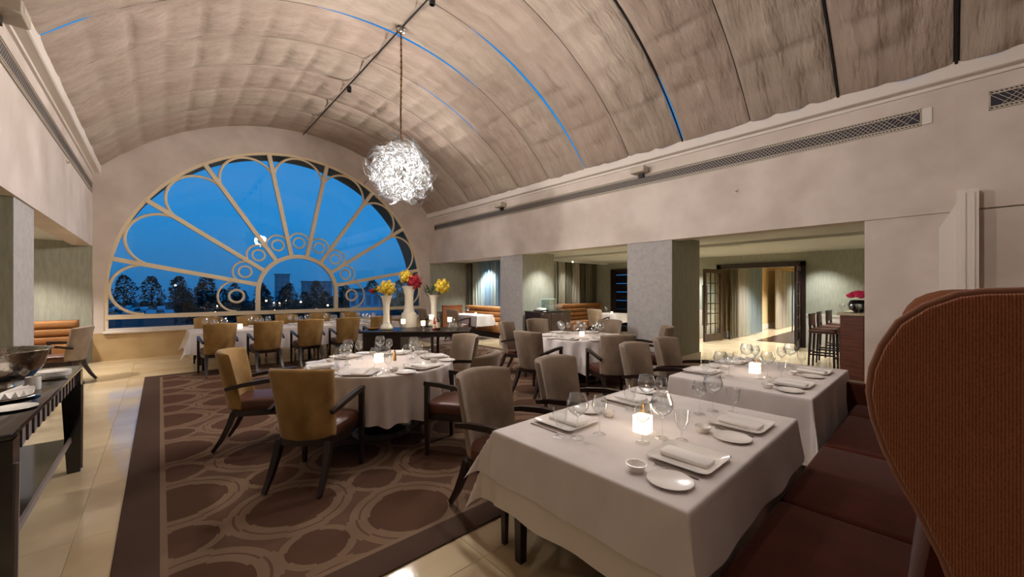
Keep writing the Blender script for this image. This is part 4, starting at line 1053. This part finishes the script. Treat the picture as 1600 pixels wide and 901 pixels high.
# sideboard on the near face of the far column
sb = thing('sideboard', 'dark brown sideboard against the far grey column', 'cabinet', (7.82, 7.22, 0))
obj('body', MB().box(-.6, -.28, .06, .6, .28, .97), M['darkwood'], sb)
obj('top', MB().rbox(-.63, -.30, .97, .63, .29, 1.0, .006, 1), M['blackwood'], sb)
obj('plinth', MB().box(-.56, -.24, 0, .56, .26, .06), M['black'], sb)
for k in range(3):
    d_ = obj('door', MB().rbox(-.585+.395*k, -.30, .09, -.205+.395*k, -.28, .94, .004, 1), M['darkwood'], sb)
    obj('handle', MB().tube([(-.24+.395*k, -.315, .6), (-.24+.395*k, -.315, .75)], .007, 6), M['steel'], d_)
t_ = thing('serving_tray', 'black tray with white napkins at the left end of the sideboard', 'tray', (7.42, 7.1, 1.001))
obj('tray', MB().rbox(-.17, -.12, 0, .17, .12, .03, .006, 1), M['black'], t_)
t_ = obj('folded_napkins', MB().loft([sring(.13, .09, z, 20, 4) for z in (0, .02, .045)]), M['napkin'], None, (7.42, 7.1, 1.032)); tag(t_, 'stack of white napkins on the black sideboard tray', 'napkins')
t_ = thing('glass_rack', 'pale blue glass rack on the sideboard behind the tumblers', 'rack', (7.98, 7.35, 1.001))
obj('panel', MB().box(-.3, -.006, 0, .3, .006, .30), thin_glass('blue_glass', (222, 234, 234), 1.5, base=.05), t_)
obj('rail', MB().tube([(-.3, 0, .30), (.3, 0, .30)], .01, 6).tube([(-.3, 0, 0), (-.3, 0, .3)], .008, 6).tube([(.3, 0, 0), (.3, 0, .3)], .008, 6), mat('rack_blue', (150, 180, 180), .3), t_)
for k in range(10):
    put('tumbler', gm['water'], 7.72+.11*(k % 5), 7.06+.14*(k//5), 1.001, 0, 'clear tumbler on the sideboard, %s row, %s' % (['front', 'back'][k//5], ordn[k % 5]), 'glass', 'tumblers on the sideboard')
# bar counter, stools
bc = thing('bar_counter', 'red-brown wooden bar counter with pale stone top', 'counter', (10.6, -.05, 0))
obj('body', MB().box(-1.72, -1.2, 0, 1.75, 1.30, 1.11), M['redwood'], bc)
for k in range(8):
    obj('panel', MB().box(-1.732, -1.18+.31*k, .06, -1.72, -.875+.31*k, 1.09), M['redwood'], bc)
obj('stone_top', MB().rbox(-1.76, -1.24, 1.11, 1.79, 1.34, 1.15, .006, 1), M['counter'], bc)
def stool(label, x, y):
    t_ = thing('bar_stool', label, 'stool', (x, y, 0), 0, 'bar stools along the counter')
    obj('seat', MB().rbox(-.21, -.21, .70, .21, .21, .79, .025, 2), M['leather'], t_, smooth=60)
    for sx in (-1, 1):
        obj('leg', MB().tube([(sx*.18, -.18, .70), (sx*.19, -.19, 0)], [.03, .022], 4, up=(1, 0, 0)), M['darkwood'], t_)
        obj('leg', MB().tube([(sx*.19, .19, 1.08), (sx*.18, .18, .7), (sx*.19, .21, 0)], [.022, .03, .022], 4, up=(1, 0, 0)), M['darkwood'], t_)
        obj('side_rail', MB().box(sx*.19-.012, -.18, .27, sx*.19+.012, .2, .30), M['darkwood'], t_)
    obj('backrest', MB().rbox(-.18, .17, .84, .18, .215, 1.04, .012, 2), M['leather'], t_)
    obj('top_rail', MB().rbox(-.215, .165, 1.04, .215, .215, 1.085, .01, 1), M['darkwood'], t_)
    obj('front_rail', MB().box(-.18, -.20, .22, .18, -.175, .25).box(-.18, .18, .32, .18, .205, .35), M['darkwood'], t_)
    return t_
s0 = stool('dark wooden bar stool with brown seat nearest to us at the counter', 9.75, 1.62)
dup(s0, 'second dark wooden bar stool along the counter', (10.65, 1.66, 0), .05)
dup(s0, 'third dark wooden bar stool along the counter, farthest away', (11.55, 1.64, 0), -.04)
t_ = thing('flower_pot', 'round black pot of pink flowers on the bar counter', 'pot', (9.30, 1.05, 1.151))
obj('pot', MB().lathe([(.001, 0), (.06, 0), (.13, .06), (.145, .14), (.12, .21), (.10, .22), (.09, .2), (.001, .18)], 24), M['black'], t_, smooth=60)
rnd = random.Random(5)
for k in range(26):
    a = k*2.4; r_ = .15*sqrt(k/26); 
    obj('pink_bloom', MB().ball((r_*cos(a), r_*sin(a), .26+.10*cos(r_*9)), .045, 7, 5, (1, 1, .75), .35, rnd), M['pink'], t_, smooth=0)
for k in range(10):
    put('tumbler', gm['water'], 9.0+.09*(k % 2), 1.24-.11*(k//2), 1.151, 0, 'clear tumbler on the bar counter, %s row, %s' % (['front', 'back'][k % 2], ['first', 'second', 'third', 'fourth', 'fifth'][k//2]), 'glass', 'tumblers on the bar counter')
# double door
d1 = struct('door_1'); d1.location = (XBR, 3.65, 0)
obj('frame', MB().box(-.06, -1.13, 0, .2, -1.0, 2.32).box(-.06, 1.0, 0, .2, 1.13, 2.32).box(-.06, -1.13, 2.2, .2, 1.13, 2.34), M['darkwood'], d1)
def leaf(hy, ang, hw=.98):
    lf = obj('door_leaf', MB().box(0, -.025, .02, .10, .025, 2.18).box(hw-.10, -.025, .02, hw, .025, 2.18).box(.10, -.025, 2.06, hw-.10, .025, 2.18).box(.10, -.025, .02, hw-.10, .025, .24), M['darkwood'], d1, (0, hy, 0), (0, 0, ang))
    mb = MB()
    for k in range(1, 6): mb.box(.10, -.012, .24+k*.303-.012, hw-.10, .012, .24+k*.303+.012)
    for k in (1, 2): mb.box(.10+(hw-.2)*k/3-.012, -.0118, .24, .10+(hw-.2)*k/3+.012, .0118, 2.06)
    obj('glazing_bars', mb, M['darkwood'], lf)
    for r_ in range(6):
        for c_ in range(3):
            x0 = .10+(hw-.2)*c_/3; z0 = .24+r_*.303
            obj('door_pane', MB().box(x0+.012, -.003, z0+.012, x0+(hw-.2)/3-.012, .003, z0+.291), M['glass'], lf, smooth=0)
    obj('handle', MB().tube([(hw-.05, -.07, .5), (hw-.05, -.07, 1.7)], .014, 8).tube([(hw-.05, .07, .5), (hw-.05, .07, 1.7)], .014, 8), M['steel'], lf)
leaf(1.0, radians(180-8)); leaf(-1.0, radians(180+6))
d2 = struct('door_2'); d2.location = (XBR, 8.18, 0)
obj('frame', MB().box(-.05, -.44, 0, .2, -.36, 2.33).box(-.05, .36, 0, .2, .44, 2.33).box(-.05, -.44, 2.25, .2, .44, 2.34), M['darkwood'], d2)
lf = obj('door_leaf', MB().box(.05, -.36, 0, .09, -.27, 2.25).box(.05, .27, 0, .09, .36, 2.25).box(.05, -.27, 0, .09, .27, .2).box(.05, -.27, 2.13, .09, .27, 2.25), M['darkwood'], d2)
for k in range(6): obj('door_pane', MB().box(.065, -.27, .21+.32*k, .075, .27, .51+.32*k), M['blanktv'], lf)
# hall beyond the double door
HX = 22
struct('wall_hall_left', MB().box(XBR+.2, 4.85, 0, HX, 5.0, 2.7), M['yellowwall'])
struct('wall_hall_right', MB().box(XBR+.2, 1.3, 0, HX, 1.45, 2.7), M['yellowwall'])
struct('wall_hall_end', MB().box(HX, 1.3, 0, HX+.15, 5.0, 2.7), M['yellowwall'])
struct('ceiling_hall', MB().box(XBR+.2, 1.3, 2.6, HX, 5.0, 2.7), M['alcove_ceiling'])
struct('baseboard_hall', MB().box(XBR+.2, 4.82, 0, HX, 4.85, .2), M['dado'])
hr = struct('floor_hall', MB().box(XBR+.3, 1.5, -.012, HX, 4.8, -.002), M['marble_b'])
t_ = obj('hall_runner', MB().box(13.6, 2.2, -.001, 21, 3.9, .008), M['woodfloor']); tag(t_, 'dark brown floor runner in the hall beyond the double door', 'rug')
hc = [('olive', 13.35, 13.95), ('sand', 13.97, 14.45), ('pale_sage', 14.47, 15.1), ('blue_grey', 15.12, 16.4)]
for k, (c_, a, b2) in enumerate(hc): curtain('%s hall curtain from the left seen through the double door' % nms[k], a, 4.55, b2, 4.55, c_, 50+k, 2.5, amp=.06, group='hall curtains')
for k, (c_, a, b2) in enumerate([('sand', 18.1, 19.2), ('pale_sage', 19.25, 20.2), ('blue_grey', 20.25, 21.2)]): curtain('%s farther hall curtain from the left seen through the double door' % nms[k], a, 4.5, b2, 4.5, c_, 60+k, 2.35, amp=.07, group='hall curtains')
for x in (14.3, 17.3, 20.0): downlight(x, 3.2, 'ceiling downlight in the hall beyond the door, %s' % {14.3: 'nearest', 17.3: 'middle', 20.0: 'farthest'}[x], 900, NEUT, 120, 2.6)
# little things on walls and ceilings
def sensor(label, x, sg, y, z):
    t_ = thing('wall_sensor', label, 'sensor', (x, y, z))
    obj('plate', MB().rbox(min(0, sg*.012), -.03, -.03, max(0, sg*.012), .03, .03, .004, 1), M['trimwhite'], t_)
    obj('head', MB().ball((sg*.02, 0, 0), .018, 10, 7), M['fixture'], t_)
sensor('small sensor knob on the right upper wall', XR, -1, 2.34, 3.20); sensor('small sensor knob on the left upper wall', XL, 1, 9.2, 3.55)
t_ = thing('ceiling_slot_vent', 'dark slot vent in the right aisle ceiling', 'air vent', (9.75, 3.6, ZA))
obj('slot', MB().box(-.05, -.5, -.004, .05, .5, 0), mat('slot_dark', (60, 58, 52), .7), t_)
obj('rim', MB().box(-.065, -.515, -.008, -.05, .515, 0).box(.05, -.515, -.008, .065, .515, 0), M['alcove_ceiling'], t_)

# ================================================================== OUTSIDE
gd = struct('ground_outside', MB().box(-220, YE+1.2, -4.6, 140, 260, -4.5), mat('dark_ground', (34, 46, 44), .9, col2=(24, 34, 32), nscale=.08))
tm = []
treeleaf = mat('tree_crown', (46, 58, 44), .9, col2=(30, 40, 30), nscale=.6); trunk = mat('tree_trunk', (40, 34, 28), .9)
for q in range(4):
    r_ = random.Random(q+40); mb = MB()
    for k in range(800):
        a = r_.random()*6.28; zz = r_.random(); z = .3+8.7*zz; R0 = 2.75*sin(pi*(.28+.69*zz))**.7*(1+.13*sin(3*a+q)+.12*sin(7*zz+a))
        rr = R0*(.35+.65*sqrt(r_.random())); c_ = Vector((rr*cos(a), rr*sin(a), z)); s_ = r_.uniform(.22, .5)
        vs = [c_+Vector((r_.uniform(-1, 1), r_.uniform(-1, 1), r_.uniform(-.7, .9)))*s_ for _ in range(4)]
        mb.add(vs, [(0, 1, 2), (0, 2, 3), (0, 3, 1), (1, 3, 2)])
    cm = mb.mesh('crown', 0); cm.materials.append(treeleaf)
    tk = MB().tube([(0, 0, 0), (.1, 0, 2), (0, .1, 6)], [.28, .2, .1], 6)
    for k in range(4): tk.tube([(0, 0, 2.6), (1.3*cos(k*1.6), 1.3*sin(k*1.6), 5.5)], [.1, .04], 5)
    km = tk.mesh('trunk', 40); km.materials.append(trunk); tm.append((cm, km))
r_ = random.Random(99)
def treething(x, y, s_, q, label, z=-4.5):
    t_ = thing('tree', label, 'tree', (x, y, z), r_.random()*6, 'dark trees outside the window')
    for nm, me in zip(('crown', 'trunk'), tm[q]):
        o = bpy.data.objects.new(nm, me); COL.objects.link(o); o.parent = t_
    t_.scale = (s_, s_, s_)
def ang(u, dist):    # a point outside at a bearing (tangent in camera right / forward)
    a = (u-800)/611; S_, C_ = sin(radians(42)), cos(radians(42)); return dist*(S_+a*C_), dist*(C_-a*S_)
ORD = ['leftmost']+[a+' from the left' for a in ('second', 'third', 'fourth', 'fifth', 'sixth', 'seventh', 'eighth', 'ninth', 'tenth', 'eleventh', 'twelfth', 'thirteenth', 'fourteenth', 'fifteenth', 'sixteenth', 'seventeenth')]
placed = []
def row(nm, us, d, hs, var):
    for k, u in enumerate(us):
        dd = d*(1+r_.uniform(-.04, .04)); x, y = ang(u, dd)
        h = hs*r_.uniform(1-var, 1+var)*(1.1 if u < 330 else (.88 if u < 540 else .94)); s_ = h/9.0
        placed.append((x, y, s_)); treething(x, y, s_, k % 4, 'dark tree in the %s outside the arched window, %s' % (nm, ORD[k]))
row('front row', [292+38*k for k in range(7)]+[628, 668], 72, 5.4, .10)
row('middle row', [284+32*k for k in range(12)], 100, 7.0, .10)
row('back row', [108+43*k for k in range(14)], 136, 10.0, .06)
bm_ = [mat('facade_blue', (205, 222, 230), .8), mat('facade_grey', (112, 122, 126), .8), mat('facade_pale', (176, 178, 172), .8)]
glz = mat('facade_window', (140, 156, 166), .3)
def building(label, u, d, w_, dp, h, mt, nx, nz):
    x, y = ang(u, d); t_ = thing('building', label, 'building', (x, y, -4.5), atan2(y, x)-pi/2)
    obj('wall', MB().box(-w_/2, 0, 0, w_/2, dp, h), mt, t_)
    obj('roof', MB().box(-w_/2-.3, -.3, h, w_/2+.3, dp+.3, h+.4), bm_[1], t_)
    rr = random.Random(int(u))
    for i in range(nx):
        for j in range(nz):
            cx = -w_/2+w_*(i+.5)/nx; z = h*(j+.5)/nz
            obj('window', MB().box(cx-w_/nx*.28, -.06, z-h/nz*.25, cx+w_/nx*.28, .05, z+h/nz*.28), glz, t_, smooth=0)
building('pale blue building seen low at the right of the window', 576, 62, 5.6, 4, 5.9, bm_[0], 5, 2)
building('tall faint block standing for a glass reflection in the inner arch', 441, 165, 5.5, 6, 12.5, bm_[2], 3, 6)  # a faint reflection in the glass, built as a solid block
building('low pale building seen through the inner arch', 495, 155, 11, 8, 9.2, bm_[2], 6, 3)
def car(label, u, d, rz, c_):
    x, y = ang(u, d); t_ = thing('parked_car', label, 'car', (x, y, -4.5), rz, 'parked white vehicles outside')
    prof = [(-2.1, .3), (-2.1, .85), (-1.3, .95), (-.7, 1.45), (.9, 1.45), (1.5, .95), (2.1, .8), (2.1, .3)]
    obj('body', MB().prism([(a, -.85, b2) for a, b2 in prof], (0, 1.7, 0)), c_, t_)
    for a in (-1.3, 1.3):
        for s_ in (-1, 1): obj('wheel', MB().tube([(a, s_*.72, .32), (a, s_*.9, .32)], .32, 12), M['black'], t_)
    obj('glazing', MB().prism([(-.95, -.87, 1.0), (-.6, -.87, 1.38), (.8, -.87, 1.38), (1.2, -.87, 1.0)], (0, 1.74, 0)), M['black'], t_)
hd = thing('hedge', 'long dark hedge outside below the inner arch of the window', 'hedge', (*ang(440, 64), -4.5), -radians(0))
mb = MB(); r_ = random.Random(31); hx, hy = ang(440, 64)
for k in range(2200):
    u = r_.uniform(338, 530); x, y = ang(u, 64+r_.uniform(-.8, .8)); c_ = Vector((x-hx, y-hy, r_.uniform(.2, 1)**.6*3.3+r_.uniform(-.15, .15))); s_ = r_.uniform(.2, .4)
    mb.add([c_+Vector((r_.uniform(-1, 1), r_.uniform(-1, 1), r_.uniform(-.8, .8)))*s_ for _ in range(4)], [(0, 1, 2), (0, 2, 3), (0, 3, 1), (1, 3, 2)])
obj('foliage', mb, treeleaf, hd, smooth=0)
wc = mat('car_white', (196, 204, 208), .35)
for k, (u, d) in enumerate(((168, 84), (186, 112), (206, 118), (208, 96), (228, 108), (238, 90), (252, 112), (262, 92))):
    car('white vehicle parked outside beyond the lower left of the window, %s in the row' % nms[k], u, d, .4+.2*k, wc)
def lamp(label, u, d, h=4.5):
    x, y = ang(u, d); t_ = thing('street_lamp', label, 'street lamp', (x, y, -4.5), 0, 'lit street lamps outside')
    obj('post', MB().tube([(0, 0, 0), (0, 0, h)], .09, 6), M['darksteel'], t_)
    obj('globe', MB().ball((0, 0, h+.2), .14, 10, 7), M['streetlight'], t_)
for u, d, h, lb in ((274, 62, 6.6, 'tall street lamp lit outside at the left of the window'), (329, 56, 2.6, 'low street lamp lit outside under the left ring of the window'), (400, 58, 4.2, 'street lamp lit outside beside the left foot of the inner arch'), (416, 57, 4.3, 'street lamp lit outside just inside the left foot of the inner arch'), (470, 58, 4.1, 'street lamp lit outside in the middle of the inner arch'), (512, 58, 3.6, 'street lamp lit outside near the right foot of the inner arch')): lamp(lb, u, d, h)
